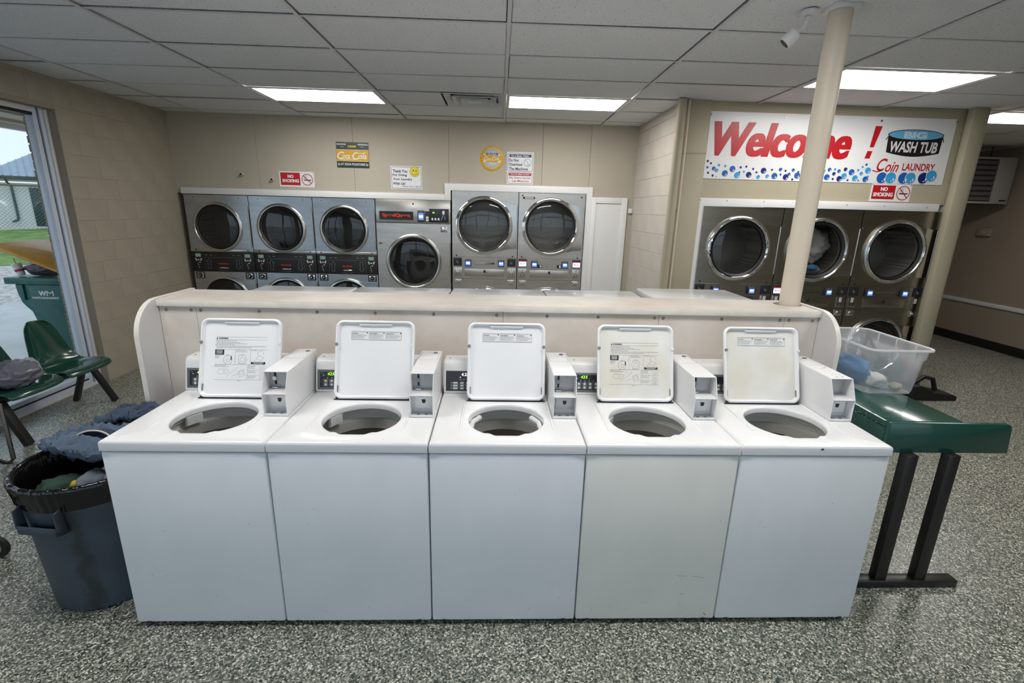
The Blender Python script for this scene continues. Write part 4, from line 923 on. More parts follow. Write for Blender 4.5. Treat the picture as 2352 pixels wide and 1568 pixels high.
def dryer_a(x0, x1, label, k):
    w = x1-x0-0.006; t = thing('stacked_dryer', label, 'dryer', ((x0+x1)/2, 4.70, 0), 0, 'stacked dryers with black control bands on the back wall')
    m = 'stainless_daylit'
    MB().box(-w/2, w/2, 0.031, 0.8, 0.0, 0.06).box(-w/2, w/2, 0.031, 0.8, 1.92, 1.932).box(-w/2, -w/2+0.01, 0.031, 0.8, 0.06, 1.92).box(w/2-0.01, w/2, 0.031, 0.8, 0.06, 1.92).build('cabinet', m, t, smooth=0)
    front_zone(t, w, 1.225, 1.934, -0.01, 1.54, 0.312, m)
    front_zone(t, w, 0.05, 0.965, -0.01, 0.60, 0.312, m)
    door(t, -0.01, 1.54, 0.312, 'satin_ring', w/2, 'A', w, m)
    door(t, -0.01, 0.60, 0.312, 'satin_ring', w/2, 'A', w, m)
    cp = MB().box(-w/2, w/2, -0.006, 0.028, 0.966, 1.224).build('control_panel', 'gasket', t, bevel=0.003)
    MB().box(-w/2, w/2, -0.0065, 0.0, 1.2245, 1.262).build('rail', 'satin_ring', t, bevel=0.002)
    p = Print(cp, (0, -0.006, 0))
    for s in (-1, 1):
        c = s*0.315
        p.rect(c-0.036, c+0.036, 1.155, 1.200)
    p.flush('lcd', 'lcd', 2)
    for s in (-1, 1):
        c = s*0.315
        p.text('4:25' if s > 0 else '1.50', c+0.005, 1.178, h=0.016, bold=0.0)
    p.flush('lcd_text', 'button_white', 3)
    for s in (-1, 1):
        c = s*0.315
        for dx, dz in ((-0.035, 1.130), (-0.028, 1.112), (0.035, 1.130), (0.028, 1.112), (0.0, 1.118)): p.disc(c+dx, dz, 0.011, 0.008, n=12)
        p.rect(c+0.002, c+0.022, 1.078, 1.088).line([(c-0.012, 1.075), (c-0.012, 1.052), (c+0.0, 1.047)], 0.004).disc(c-0.006, 1.024, 0.006, n=8).rect(c-0.002, c+0.002, 1.002, 1.012)
    p.flush('coin_slot_marks', 'button_white', 2)
    arrow(p, -0.185, 1.068, True); arrow(p, 0.185, 1.062, False)
    p.line([(-0.245, 1.150), (0.235, 1.150)], 0.002).line([(-0.235, 0.985), (-0.235, 1.15)], 0.0015).line([(0.235, 0.985), (0.235, 1.15)], 0.0015).line([(-0.08, 0.986), (0.08, 0.986)], 0.0025)
    for c in (-0.18, 0.17): p.rect(c-0.05, c-0.012, 1.178, 1.184).rect(c+0.012, c+0.05, 1.178, 1.184)
    p.flush('arrows', 'ink_grey', 2)
    p.text('SpeedQueen', 0, 1.07, w=0.13, bold=0.04, shear=0.1).flush('logo_lettering', 'red_logo', 2)
    MB().add([], []).sphere((0, -0.012, 1.018), (0.062, 0.008, 0.012), 20, 8).build('pull_handle', 'chrome', t)
    for s in (-1, 1): lock(t, s*0.318, 0.918, 0.054, dark=True)
    screwdots(t, ((-0.33, 1.245), (0.33, 1.245)), y=-0.007); screwdots(t, ((0.28, 1.90), (-0.28, 1.90)), r=0.006)
dryer_a(-3.945, -3.145, 'steel stacked dryer with black control band in the back left corner', 0)
dryer_a(-3.143, -2.342, 'middle steel stacked dryer of the three with black control bands', 1)
dryer_a(-2.340, -1.550, 'steel stacked dryer with black control band next to the single large dryer', 2)

def dryer_b():
    x0, x1 = -1.546, -0.58
    w = x1-x0-0.006; t = thing('large_dryer', 'single large steel dryer with red lettered badge and round door', 'dryer', ((x0+x1)/2, 4.70, 0))
    m = 'stainless'
    MB().box(-w/2, w/2, 0.031, 0.8, 0.0, 0.06).box(-w/2, w/2, 0.031, 0.8, 1.93, 1.94).box(-w/2, -w/2+0.01, 0.031, 0.8, 0.06, 1.93).box(w/2-0.01, w/2, 0.031, 0.8, 0.06, 1.93).build('cabinet', m, t, smooth=0)
    MB().box(-w/2, w/2, 0.0, 0.03, 1.648, 1.94).build('header_panel', m, t, bevel=0.002)
    front_zone(t, w, 0.05, 1.642, -0.005, 1.147, 0.362, m)
    door(t, -0.005, 1.147, 0.362, 'satin_ring', w/2, 'A', w, m)
    b = MB().box(-0.435, 0.0, -0.004, -0.0003, 1.685, 1.790).build('badge', 'gasket', t)
    p = Print(b, (0, -0.004, 0)); p.text('SpeedQueen', -0.218, 1.737, w=0.36, h=0.055, bold=0.05).flush('logo_lettering', 'red_logo', 1)
    c = MB().box(0.055, 0.145, -0.012, -0.0003, 1.66, 1.808).build('card_reader', 'reader_body', t, bevel=0.003)
    p = Print(c, (0, -0.012, 0)); p.rect(0.068, 0.134, 1.69, 1.775).flush('screen', 'reader_screen', 1); p.rr(0.074, 0.128, 1.715, 1.750, 0.01).flush('screen_field', 'reader_field', 2)
    for i in range(4): p.rect(0.072+i*0.016, 0.080+i*0.016, 1.780, 1.795)
    p.flush('indicator_lights', 'lcd', 1)
    c2 = MB().box(0.15, 0.205, -0.010, -0.0003, 1.665, 1.80).build('coin_slot', 'console_black', t, bevel=0.002)
    p = Print(c2, (0, -0.010, 0)); p.rect(0.165, 0.198, 1.675, 1.735).flush('slot_plate', 'button_white', 1); p.rect(0.172, 0.192, 1.700, 1.71).flush('slot_mark', 'red_logo', 2)
    c3 = MB().box(0.207, 0.458, -0.012, -0.0003, 1.660, 1.832).build('control_panel', 'console_black', t, bevel=0.002)
    p = Print(c3, (0, -0.012, 0)); p.text('88', 0.262, 1.785, h=0.02, bold=0.01).flush('display_digits', 'led_green', 1)
    for i in range(3): p.rect(0.235+i*0.04, 0.258+i*0.04, 1.690, 1.718)
    p.rr(0.375, 0.405, 1.765, 1.81, 0.006).line([(0.39, 1.765), (0.37, 1.72), (0.365, 1.69)], 0.004).line([(0.405, 1.74), (0.41, 1.70)], 0.004).flush('buttons', 'button_white', 1)
    lock(t, 0.392, 1.572, 0.042); screwdots(t, ((0.0, 1.888),), r=0.011); MB().box(-0.452, -0.418, -0.002, -0.0003, 1.375, 1.390).build('latch_hole', 'ink', t)
dryer_b()

def dryer_c(xc, w, y, ztop, zc, r, label, m, ring_m, kind, group, name='tumble_dryer', clothes=None):
    t = thing(name, label, 'dryer', (xc, y, 0), 0, group)
    w = w-0.006
    zb1 = zc-r-0.035                    # bottom of the upper door zone
    s = r/0.375
    zb0 = zb1-0.29*s                    # top of the lower door zone
    MB().box(-w/2, w/2, 0.031, 0.75, 0.0, 0.06).box(-w/2, w/2, 0.031, 0.75, ztop-0.012, ztop-0.002).box(-w/2, -w/2+0.01, 0.031, 0.75, 0.06, ztop-0.012).box(w/2-0.01, w/2, 0.031, 0.75, 0.06, ztop-0.012).build('cabinet', m, t, smooth=0)
    front_zone(t, w, zb1+0.001, ztop, -0.01, zc, r, m)
    zc2 = zb0-0.095*s-r
    front_zone(t, w, 0.05, zb0-0.001, -0.01, zc2, r, m)
    MB().box(-w/2, w/2, 0.0, 0.03, zb0+0.001, zb1-0.001).build('control_strip', m, t, bevel=0.0015, segs=1)
    d1 = door(t, -0.01, zc, r, ring_m, w/2, 'C', w, m)
    door(t, -0.01, zc2, r, ring_m, w/2, 'C', w, m)
    # touch screens at the edges, card readers inside them
    for sg in (-1, 1):
        c = sg*(w/2-0.070*s); lit = (kind == 'lit') or (kind == 'lit_left' and sg < 0)
        sc1 = MB().box(c-0.057*s, c+0.057*s, -0.006, -0.0003, zb1-0.118*s, zb1-0.012*s).build('touch_screen', 'gasket', t, bevel=0.002)
        p = Print(sc1, (c, -0.006, zb1-0.068*s))
        if lit:
            p.rect(-0.050*s, 0.050*s, -0.040*s, 0.030*s).flush('screen', 'lit_screen', 1); p.rect(-0.050*s, 0.050*s, 0.022*s, 0.033*s).flush('screen_banner', 'screen_red', 2)
            p.rect(-0.03*s, -0.012*s, -0.015*s, 0.003*s).rect(0.0, 0.03*s, -0.01*s, -0.002*s).flush('screen_icons', 'reader_screen', 2)
        else:
            p.rect(-0.048*s, 0.048*s, -0.038*s, 0.030*s).flush('screen', 'dark_screen', 1)
            p.disc(-0.012*s, 0.012*s, 0.006*s, n=10).rect(-0.016*s, 0.012*s, -0.006*s, 0.002*s).rect(-0.012*s, 0.010*s, -0.014*s, -0.010*s).flush('screen_text', 'ink_grey', 2)
        rx = sg*0.22*s if kind != 'lit' else sg*0.205*s
        rd = MB().box(rx-0.042*s, rx+0.042*s, -0.034, -0.0003, zb1-0.122*s, zb1-0.030*s).build('card_reader', 'reader_body', t, bevel=0.006)
        p = Print(rd, (rx, -0.034, zb1-0.078*s)); p.rr(-0.032*s, 0.032*s, -0.030*s, 0.024*s, 0.004).flush('screen', 'reader_screen', 1); p.rr(-0.024*s, 0.024*s, -0.010*s, 0.016*s, 0.006).flush('screen_field', 'reader_field', 2)
        for i in range(4): p.rect(-0.030*s+i*0.016*s, -0.022*s+i*0.016*s, 0.031*s, 0.040*s)
        p.flush('indicator_lights', 'lcd', 1)
        # coin acceptor plate below the screen
        ca = MB().box(c-0.055*s, c+0.055*s, -0.004, -0.0003, zb0+0.022*s, zb0+0.150*s).build('coin_acceptor', m, t, bevel=0.002)
        p = Print(ca, (c, -0.004, zb0+0.1*s))
        if kind != 'lit': p.rr(-0.016*s, 0.016*s, -0.012*s, 0.045*s, 0.003).flush('slot_plate', 'button_white', 1)
        p.disc(0, 0.030*s, 0.006*s, n=10).disc(0, 0.004*s, 0.006*s, n=10).line([(-0.02*s, -0.018*s), (-0.02*s, -0.055*s)], 0.005).line([(0.02*s, -0.018*s), (0.02*s, -0.055*s)], 0.005).flush('slot_marks', 'ink', 2)
        lock(t, sg*(w/2-0.075*s), zb0-0.042*s, 0.046*s)
    if kind != 'lit':
        lt = Print(t, (0, -0.001, zb1-0.078*s)); lt.text('SpeedQueen', 0, 0, w=0.25*s, h=0.036*s, bold=0.045).flush('logo_lettering', 'chrome', 3); lt.text('SpeedQueen', 0.002, -0.002, w=0.256*s, h=0.042*s, bold=0.07).flush('logo_shadow', 'ink', 1)
    else:
        for sg in (-1, 1):
            q = MB().box(sg*0.13-0.03, sg*0.13+0.03, -0.004, -0.0003, zb1-0.125, zb1-0.08).build('slot_plate', 'console_black', t)
            p = Print(q, (sg*0.13, -0.004, zb1-0.10)); p.rect(0.0, 0.022, -0.018, 0.016).flush('slot_mark', 'button_white', 1)
        q = MB().box(-w/2+0.05, -w/2+0.205, -0.003, -0.0003, ztop-0.075, ztop-0.050).build('badge', 'gasket', t)
        p = Print(q, (-w/2+0.128, -0.003, ztop-0.0625)); p.text('SpeedQueen', 0.005, 0, w=0.11, bold=0.04).flush('logo_lettering', 'label_white', 1)
    pp = MB().box(-0.265*s, 0.265*s, -0.004, -0.0003, zb0+0.032*s, zb0+0.135*s).build('service_panel', m, t, bevel=0.002)
    MB().prism([(-0.015*s, zb0+0.085*s), (0.015*s, zb0+0.085*s), (0.015*s, zb0+0.105*s), (0.008*s, zb0+0.122*s), (-0.008*s, zb0+0.122*s), (-0.015*s, zb0+0.105*s)], -0.006, -0.0043, 'y').build('key_hole', 'ink', pp)
    screwdots(t, ((-w/2+0.055, zb1+0.018), (w/2-0.06, zb1+0.015)), r=0.010)
    if kind == 'lit': screwdots(t, ((-w/2+0.045, ztop-0.035), (w/2-0.05, ztop-0.04)), r=0.010)
    else: screwdots(t, ((-w/2+0.02, ztop-0.18), (-w/2+0.02, zb1+0.08)), r=0.006, m='chrome')
    return t
GB = 'tall chrome door dryers on the back wall'
dryer_c(-0.135, 0.862, 4.70, 2.064, 1.637, 0.374, 'tall steel dryer with chrome letters left of the badge-topped one', 'stainless', 'chrome', 'dark', GB)
dryer_c(0.733, 0.868, 4.70, 2.062, 1.636, 0.374, 'tall steel dryer with two lit white screens and small top badge', 'stainless', 'chrome', 'lit', GB)
GR = 'dark-looking steel dryers under the welcome sign'
dryer_c(2.517, 0.838, 3.20, 1.93, 1.515, 0.328, 'dark-looking steel dryer under the welcome sign, left of the pole', 'stainless_dim', 'chrome', 'dark', GR, 'bulkhead_dryer')
dryer_c(3.354, 0.832, 3.20, 1.93, 1.515, 0.328, 'dark-looking steel dryer with laundry behind glass, partly hidden by the pole', 'stainless_dim', 'satin_ring', 'lit_left', GR, 'bulkhead_dryer')
dryer_c(4.187, 0.83, 3.20, 1.93, 1.515, 0.328, 'dark-looking empty steel dryer next to the right pier', 'stainless_dim', 'satin_ring', 'dark', GR, 'bulkhead_dryer')

def blob(name, label, cat, m, c, r, amp=0.35, freq=5.0, seed=0, n=40, mm=26, parent=None, rot=0, zmin=None, group=None):
    sd = Vector((seed*3.1, seed*1.7, seed*0.9))
    def f(p):
        q = Vector(((p.x-c[0])/r[0], (p.y-c[1])/r[1], (p.z-c[2])/r[2]))
        d = noise.fractal(q*freq*0.35+sd, 0.8, 2.1, 4)*amp + abs(noise.noise(q*freq*0.9+sd*2))*amp*0.6
        k = 1+d
        v = Vector((q.x*k*r[0], q.y*k*r[1], q.z*k*r[2]))
        v = Matrix.Rotation(rot, 3, 'Z') @ v
        z = c[2]+v.z
        if zmin is not None: z = max(z, zmin+0.0005)
        return (c[0]+v.x, c[1]+v.y, z)
    o = MB().sphere(c, r, n, mm, f).build(name, m, parent, smooth=180)
    if label: tag(o, label, cat, group)
    return o
blob('white_laundry', 'white and grey laundry tumbling behind the middle welcome-wall dryer glass', 'laundry', 'cloth_white', (3.47, 3.46, 1.56), (0.14, 0.09, 0.16), 0.35, 4, 2)
blob('white_towel', 'white towel at the bottom of the middle welcome-wall dryer drum', 'laundry', 'cloth_white', (3.38, 3.44, 1.290), (0.19, 0.07, 0.035), 0.25, 4, 5)
blob('green_garment', 'bright green garment inside the dryer just right of the pole', 'laundry', 'cloth_leaf', (3.255, 3.31, 1.43), (0.07, 0.035, 0.075), 0.25, 4, 7)
blob('blue_garment', 'small blue garment inside the dryer below the green one', 'laundry', 'cloth_blue', (3.40, 3.31, 1.325), (0.065, 0.03, 0.03), 0.3, 4, 9)

# =================================================================== SIGNS
def board(name, label, x0, x1, z0, z1, y, m, th=0.004, r=0.0):
    t = thing(name, label, 'sign', ((x0+x1)/2, y, (z0+z1)/2))
    w, h = (x1-x0)/2, (z1-z0)/2
    MB().prism(rrect(-w, w, -h, h, max(r, 0.001), 3), -th, -0.0003, 'y').build('board', m, t)
    return t, Print(t, (0, -th, 0)), w, h
def no_smoking(label, x0, x1, z0, z1, y):
    t, p, w, h = board('no_smoking_sign', label, x0, x1, z0, z1, y, 'sign_white')
    p.rect(-w+0.016, 0.042, -h+0.022, h-0.014).flush('red_field', 'sign_red', 1)
    p.text('NO', -0.075, 0.035, h=0.038, bold=0.06); p.text('SMOKING', -0.078, -0.018, w=0.205, h=0.040, bold=0.05); p.flush('lettering', 'sign_white', 2)
    cx = 0.130
    p.rect(cx-0.038, cx+0.045, -0.012, 0.0).rect(cx+0.048, cx+0.052, -0.012, 0.0).line([(cx-0.044, -0.012), (cx-0.044, 0.002)], 0.004)
    p.line([(cx-0.045, 0.006), (cx-0.04, 0.022), (cx-0.02, 0.026), (cx-0.018, 0.045), (cx+0.0, 0.05)], 0.003).line([(cx-0.032, 0.006), (cx-0.028, 0.014), (cx-0.008, 0.018), (cx-0.005, 0.03), (cx+0.006, 0.036)], 0.003).flush('cigarette', 'ink', 1)
    p.ring(cx, 0.0, 0.062, 0.070, n=40).line([(cx-0.045, 0.046), (cx+0.046, -0.046)], 0.009).flush('prohibition_ring', 'sign_red', 2)
    for x in (-w+0.012, w-0.012): MB().cyl((x, -0.004, h-0.010), (x, -0.0065, h-0.010), 0.004, n=8).build('screw', 'ink', t)
YS = YB-0.0005
no_smoking('red and white no smoking sign above the three left dryers', -2.730, -2.297, 2.055, 2.242, YS)
no_smoking('red and white no smoking sign under the large welcome sign', 3.795, 4.215, 2.02, 2.19, 3.2035)
# soda sign, rectangular
t, p, w, h = board('soda_sign', 'rectangular yellow and green vintage soda sign on the back wall', -1.998, -1.598, 2.306, 2.607, YS, 'sign_green')
p.rect(-w+0.002, w-0.002, -h+0.076, h-0.086).flush('yellow_band', 'sign_yellow', 1)
p.line([(-w+0.002, -h+0.079), (w-0.002, -h+0.079)], 0.003).line([(-w+0.002, h-0.088), (w-0.002, h-0.088)], 0.003)
p.text('DELICIOUS', -w+0.065, h-0.026, w=0.115, h=0.017, bold=0.03).text('REFRESHING', w-0.068, h-0.026, w=0.122, h=0.017, bold=0.03).line([(-w+0.05, h-0.055), (-w+0.095, h-0.055)], 0.0025).line([(w-0.105, h-0.055), (w-0.055, h-0.055)], 0.0025)
p.text('5\u00a2 AT SODA FOUNTAINS 5\u00a2', 0, -h+0.038, w=0.375, h=0.034, bold=0.02)
def script_logo(p, w, cy, hh):
    p.text('C', -w*0.74, cy, h=hh*1.05, bold=0.012, shear=0.25).text('oca', -w*0.40, cy-hh*0.16, h=hh*0.52, w=w*0.44, bold=0.012, shear=0.25).text('-', -w*0.02, cy, w=w*0.09, h=hh*0.06, bold=0.0)
    p.text('C', w*0.20, cy, h=hh*1.05, bold=0.012, shear=0.25).text('ola', w*0.60, cy-hh*0.02, h=hh*0.78, w=w*0.50, bold=0.012, shear=0.25)
    p.line([(-w*0.80, cy-hh*0.50), (-w*0.55, cy-hh*0.60), (-w*0.2, cy-hh*0.44), (w*0.1, cy-hh*0.58)], hh*0.06).line([(w*0.30, cy+hh*0.46), (w*0.55, cy+hh*0.38), (w*0.85, cy+hh*0.48)], hh*0.06)
script_logo(p, w, -0.008, 0.085)
p.flush('lettering', 'sign_white', 2)
p.text('DRINK', 0, h-0.05, w=0.105, h=0.024, bold=0.03).flush('drink_lettering', 'sign_lemon', 2)
# soda sign, round
t = thing('round_soda_sign', 'round yellow vintage soda sign on the back wall', 'sign', (-0.055, YS, 2.465))
MB().lathe([(0.001, -0.008), (0.130, -0.007), (0.146, -0.006), (0.150, -0.003), (0.150, -0.0003)], 'y', n=56).build('disc', 'sign_yellow', t)
p = Print(t, (0, -0.008, 0))
p.disc(0, 0, 0.112, 0.122, n=40).flush('centre_field', 'sign_white', 1)
for k in range(36):
    a = 2*PI*k/36
    if abs(math.sin(a)) < 0.38: continue
    a0, a1 = a-0.038, a+0.038
    p.poly([(0.035*math.cos(a), 0.035*math.sin(a)), (0.110*math.cos(a0), 0.120*math.sin(a0)), (0.110*math.cos(a1), 0.120*math.sin(a1))])
p.rect(-0.072, 0.072, 0.040, 0.066).flush('rays', 'sign_teal', 2)
p.poly([(-0.118, 0.035), (0.118, 0.035), (0.118, -0.012), (0.06, -0.045), (-0.06, -0.045), (-0.118, -0.012)]).flush('name_band', 'sign_yellow', 3)
p.text('ICE COLD', 0, 0.053, w=0.115, h=0.017, bold=0.03); script_logo(p, 0.105, -0.002, 0.045); p.flush('lettering', 'sign_white', 4)
for x, z in ((0, 0.138), (-0.138, 0), (0.138, 0)): MB().cyl((x, -0.0068, z), (x, -0.009, z), 0.004, n=8).build('screw', 'ink', t)
# thank you sign
t, p, w, h = board('thank_you_sign', 'white thank you sign with a yellow smiling face on the back wall', -1.336, -0.940, 2.062, 2.345, YS, 'sign_white')
p.frame(-w+0.010, w-0.010, -h+0.010, h-0.010, 0.0045, r=0.018)
for i, s in enumerate(('Thank You', 'For Doing', 'Your Laundry', 'With Us!')): p.text(s, -w+0.026, h-0.062-i*0.050, h=0.036 if i in (0, 1, 2) else 0.033, w=(0.185, 0.18, 0.245, 0.155)[i], bold=0.03, align='l')
p.text('Please Hurry Back!', w-0.018, -h+0.036, w=0.235, h=0.024, bold=0.0, shear=0.35, align='r').flush('lettering', 'sign_navy', 1)
p.disc(0.105, 0.075, 0.060).flush('smiling_face', 'sign_lemon', 2)
p.ring(0.105, 0.075, 0.058, 0.061, n=36).disc(0.090, 0.090, 0.006, 0.012, n=14).disc(0.124, 0.086, 0.006, 0.012, n=14).ring(0.105, 0.075, 0.036, 0.040, n=20, a0=PI*1.1, a1=PI*1.9).flush('face_lines', 'ink', 3)
# overload sign
t, p, w, h = board('overload_sign', 'white do not overload sign beside the round soda sign', 0.137, 0.473, 2.163, 2.551, YS, 'sign_white')
p.frame(-w+0.010, w-0.010, -h+0.158, h-0.012, 0.0045, r=0.018).rr(-w+0.028, w-0.028, h-0.062, h-0.028, 0.005)
p.text('Do Not', -w+0.024, h-0.098, w=0.125, h=0.036, bold=0.025, align='l').text('Overload', -w+0.024, h-0.148, w=0.168, h=0.036, bold=0.025, align='l').text('The Machines', -w+0.024, h-0.200, w=0.245, h=0.036, bold=0.025, align='l')
p.ring(0.092, h-0.125, 0.044, 0.048, n=36).line([(0.060, h-0.093), (0.124, h-0.157)], 0.004).line([(0.070, h-0.155), (0.114, h-0.155)], 0.004).flush('lettering', 'sign_navy', 1)
p.text('For a Better Wash...', 0, h-0.045, w=0.235, h=0.021, bold=0.02, shear=0.2).flush('heading', 'sign_white', 2)
p.frame(-w+0.010, w-0.010, -h+0.010, -h+0.148, 0.0045, r=0.018).rr(-w+0.024, w-0.024, -h+0.104, -h+0.136, 0.005)
p.text('No Sobre Cargue', 0, -h+0.076, w=0.27, h=0.030, bold=0.015).text('Las Maquinas', 0.01, -h+0.038, w=0.21, h=0.030, bold=0.015).flush('red_lettering', 'sign_maroon', 1)
p.text('Para Un Mejor Lavado', 0, -h+0.120, w=0.235, h=0.020, bold=0.02, shear=0.2).flush('red_heading', 'sign_white', 2)
# welcome sign
t, p, w, h = board('welcome_sign', 'large white welcome sign with red letters and blue bubbles above the right dryers', 2.058, 4.518, 2.192, 2.808, 3.2045, 'sign_white', th=0.006)
W2, H2 = 2*w, 2*h
def uv(x, y):   # zoomed photo pixels to the board
    u = (x-125+(y-57)*0.124)/2075; v = (y-57-(x-125)*0.0294)/563
    return (-w+u*W2, h-v*H2)
def sc2(px): return px/2075*W2
for k in range(4): p.text('Welcome', -w+0.045+0.008*k, h-0.245, h=0.312, w=1.376, bold=0.022, shear=0.25, align='l').flush('red_lettering', 'sign_red', 2+k)
p.poly([(-w+1.630, h-0.28), (-w+1.672, h-0.28), (-w+1.720, h-0.085), (-w+1.650, h-0.085)]).flush('exclamation_stroke', 'sign_red', 2)
p.poly([(-w+1.600, h-0.385), (-w+1.652, h-0.385), (-w+1.668, h-0.315), (-w+1.616, h-0.315)]).flush('exclamation_dot', 'sign_red', 2)
bub = {'bubble_dark': [(95,470,10),(122,489,9),(97,570,9),(136,593,10),(422,517,9),(480,537,9),(363,566,8),(509,566,9),(443,587,24),(569,552,24),(641,545,9),(757,553,9),(759,607,24),(817,627,9),(867,562,8),(1174,579,15),(1166,624,9),(1272,541,16),(1221,622,23),(1388,637,6),(165,603,4)],
       'bubble_mid': [(92,523,10),(145,533,16),(240,574,25),(304,537,25),(374,523,10),(663,597,25),(715,585,9),(714,542,15),(788,583,14),(823,547,14),(858,593,25),(1134,543,16),(1114,608,24),(1216,556,15),(1295,634,9),(1325,565,25),(1449,500,10),(1448,626,24)],
       'bubble_light': [(190,504,10),(243,512,10),(170,550,15),(344,590,25),(401,561,9),(525,606,16),(602,599,15),(1083,555,16),(1052,624,16),(1181,540,10),(1261,598,24),(1357,617,24),(1381,547,10),(1409,577,15),(1417,520,9),(1465,551,25),(1468,603,9),(900,620,14),(930,560,12),(960,600,18),(1000,570,12)]}
big = {'bubble_mid': [(1590,614,45), (1778,617,46)], 'bubble_light': [(1667,614,44), (1838,617,44)], 'bubble_dark': [(1949,617,45)]}
for i, (m, L) in enumerate(bub.items()):
    for x, y, r in L: p.disc(*uv(x, y), sc2(r), n=20).flush('bubble', m, 2+i)
for m, L in bub.items():
    for x, y, r in L:
        if r > 11:
            c = uv(x, y); p.disc(c[0]+sc2(r*0.45), c[1]-sc2(r*0.35), sc2(r*0.16), sc2(r*0.34), n=10); p.disc(c[0]+sc2(r*0.05), c[1]-sc2(r*0.62), sc2(r*0.13), n=8)
p.flush('bubble_shine', 'sign_white', 6)['kind'] = 'stuff'
for i, (x, y, r, m) in enumerate(((1590, 614, 45, 'bubble_mid'), (1667, 614, 45, 'bubble_light'), (1778, 617, 46, 'bubble_mid'), (1838, 617, 45, 'bubble_light'), (1949, 617, 45, 'bubble_dark'), (2019, 598, 45, 'bubble_light'))):
    c = uv(x, y); p.ring(c[0], c[1], sc2(r), sc2(r+4), n=28).flush('big_bubble_edge', 'sign_white', 4+i); p.disc(c[0], c[1], sc2(r), n=28).flush('big_bubble', m, 4+i)
for x, y, r in ((1590, 614, 45), (1667, 614, 45), (1778, 617, 46), (1838, 617, 45), (1949, 617, 45), (2019, 598, 45)):
    c = uv(x, y); p.disc(c[0]+sc2(r*0.5), c[1]-sc2(r*0.3), sc2(r*0.13), sc2(r*0.30), n=10).disc(c[0]+sc2(r*0.15), c[1]-sc2(r*0.60), sc2(r*0.12), n=8)
p.flush('big_bubble_shine', 'sign_white', 11)['kind'] = 'stuff'
# wash tub emblem
cx, cz = uv(1853, 250)
rx, rz = sc2(236), 0.047
bx0 = [(cx-rx, cz)]
body = [(cx-rx*1.0, cz), (cx-rx*0.97, cz-0.165)] + [(cx-rx*0.97+rx*1.94*k/16, cz-0.165-0.035*math.sin(PI*k/16)) for k in range(1, 16)] + [(cx+rx*0.97, cz-0.165), (cx+rx*1.0, cz)]
p.poly(body).disc(cx, cz, rx*1.02, rz*1.08, n=44).line([(cx-rx*1.0, cz-0.02), (cx-rx*1.06, cz-0.05)], 0.008).line([(cx+rx*1.0, cz-0.02), (cx+rx*1.05, cz-0.06)], 0.008).flush('tub_emblem', 'tub_black', 1)
p.disc(cx, cz, rx*0.985, rz*0.94, n=44).flush('tub_water', 'tub_blue', 2)
p.text('BIG', cx-0.005, cz-0.002, w=0.235, h=0.062, bold=0.06).flush('big_lettering', 'tub_pale', 3)
p.text('WASH TUB', cx, cz-0.112, w=0.485, h=0.102, bold=0.03, shear=0.12).flush('tub_lettering', 'sign_white', 3)
c1 = uv(1640, 508); c2 = uv(1900, 523)
p.line([(c1[0]-0.155, c1[1]-0.050), (c1[0]-0.10, c1[1]-0.062), (c1[0]-0.055, c1[1]-0.045)], 0.010).flush('swash', 'sign_red', 1)
p.text('C', c1[0]-0.068, c1[1]+0.005, h=0.122, w=0.10, bold=0.015, shear=0.35).text('oin', c1[0]+0.040, c1[1]-0.012, h=0.098, w=0.135, bold=0.015, shear=0.35).flush('coin_lettering', 'sign_red', 1)
p.text('LAUNDRY', c2[0]+0.003, c2[1], w=0.335, h=0.070, bold=0.025).flush('laundry_lettering', 'sign_red', 1)
for x, y in ((118, 85), (733, 103), (1543, 132), (2188, 140)):
    a, b = uv(x, y); MB().cyl((a+0.006, -0.006, b), (a+0.006, -0.010, b), 0.010, n=12).build('screw', 'screw_metal', t)

# =================================================================== WALL FITTINGS
pipe = thing('drain_pipe', 'beige painted vertical pipe at the corner beside the right dryers', 'pipe', (1.748, 3.135, 0))
MB().cyl((0, 0, 0), (0, 0, CH-0.002), 0.043, n=28).build('pipe_run', 'bulkhead_paint', pipe)
MB().cyl((0.073, 0.012, 0), (0.073, 0.012, CH-0.002), 0.012, n=12).build('conduit', 'pole_paint', pipe)
for z in (0.8, 1.9, 2.43): MB().box(0.0, 0.09, 0.01, 0.032, z-0.012, z+0.012).build('strap', 'bulkhead_paint', pipe, bevel=0.002)
for x, z, lb in ((-3.181, 2.191, 'small capped pipe stub on the back wall above the left dryers'), (-2.811, 2.139, 'small capped pipe stub next to the back wall no smoking sign')):
    s = thing('pipe_stub', lb, 'pipe stub', (x, YB-0.0003, z))
    MB().cyl((0, 0, 0), (0, -0.045, 0), 0.018, n=16).build('stub', 'cloth_cream', s, bevel=0.002)
    MB().cyl((0, -0.0451, 0), (0, -0.047, 0), 0.013, n=14).build('bore', 'ink', s)
sw = thing('junction_box', 'small white box at the back right corner next to the access panel', 'box', (1.758, YB-0.001, 1.87))
MB().box(-0.028, 0.028, -0.03, 0, -0.03, 0.03).build('cover', 'white_trim', sw, bevel=0.003)
MB().box(-0.004, 0.004, -0.034, -0.0305, -0.012, 0.012).build('toggle', 'white_trim', sw)
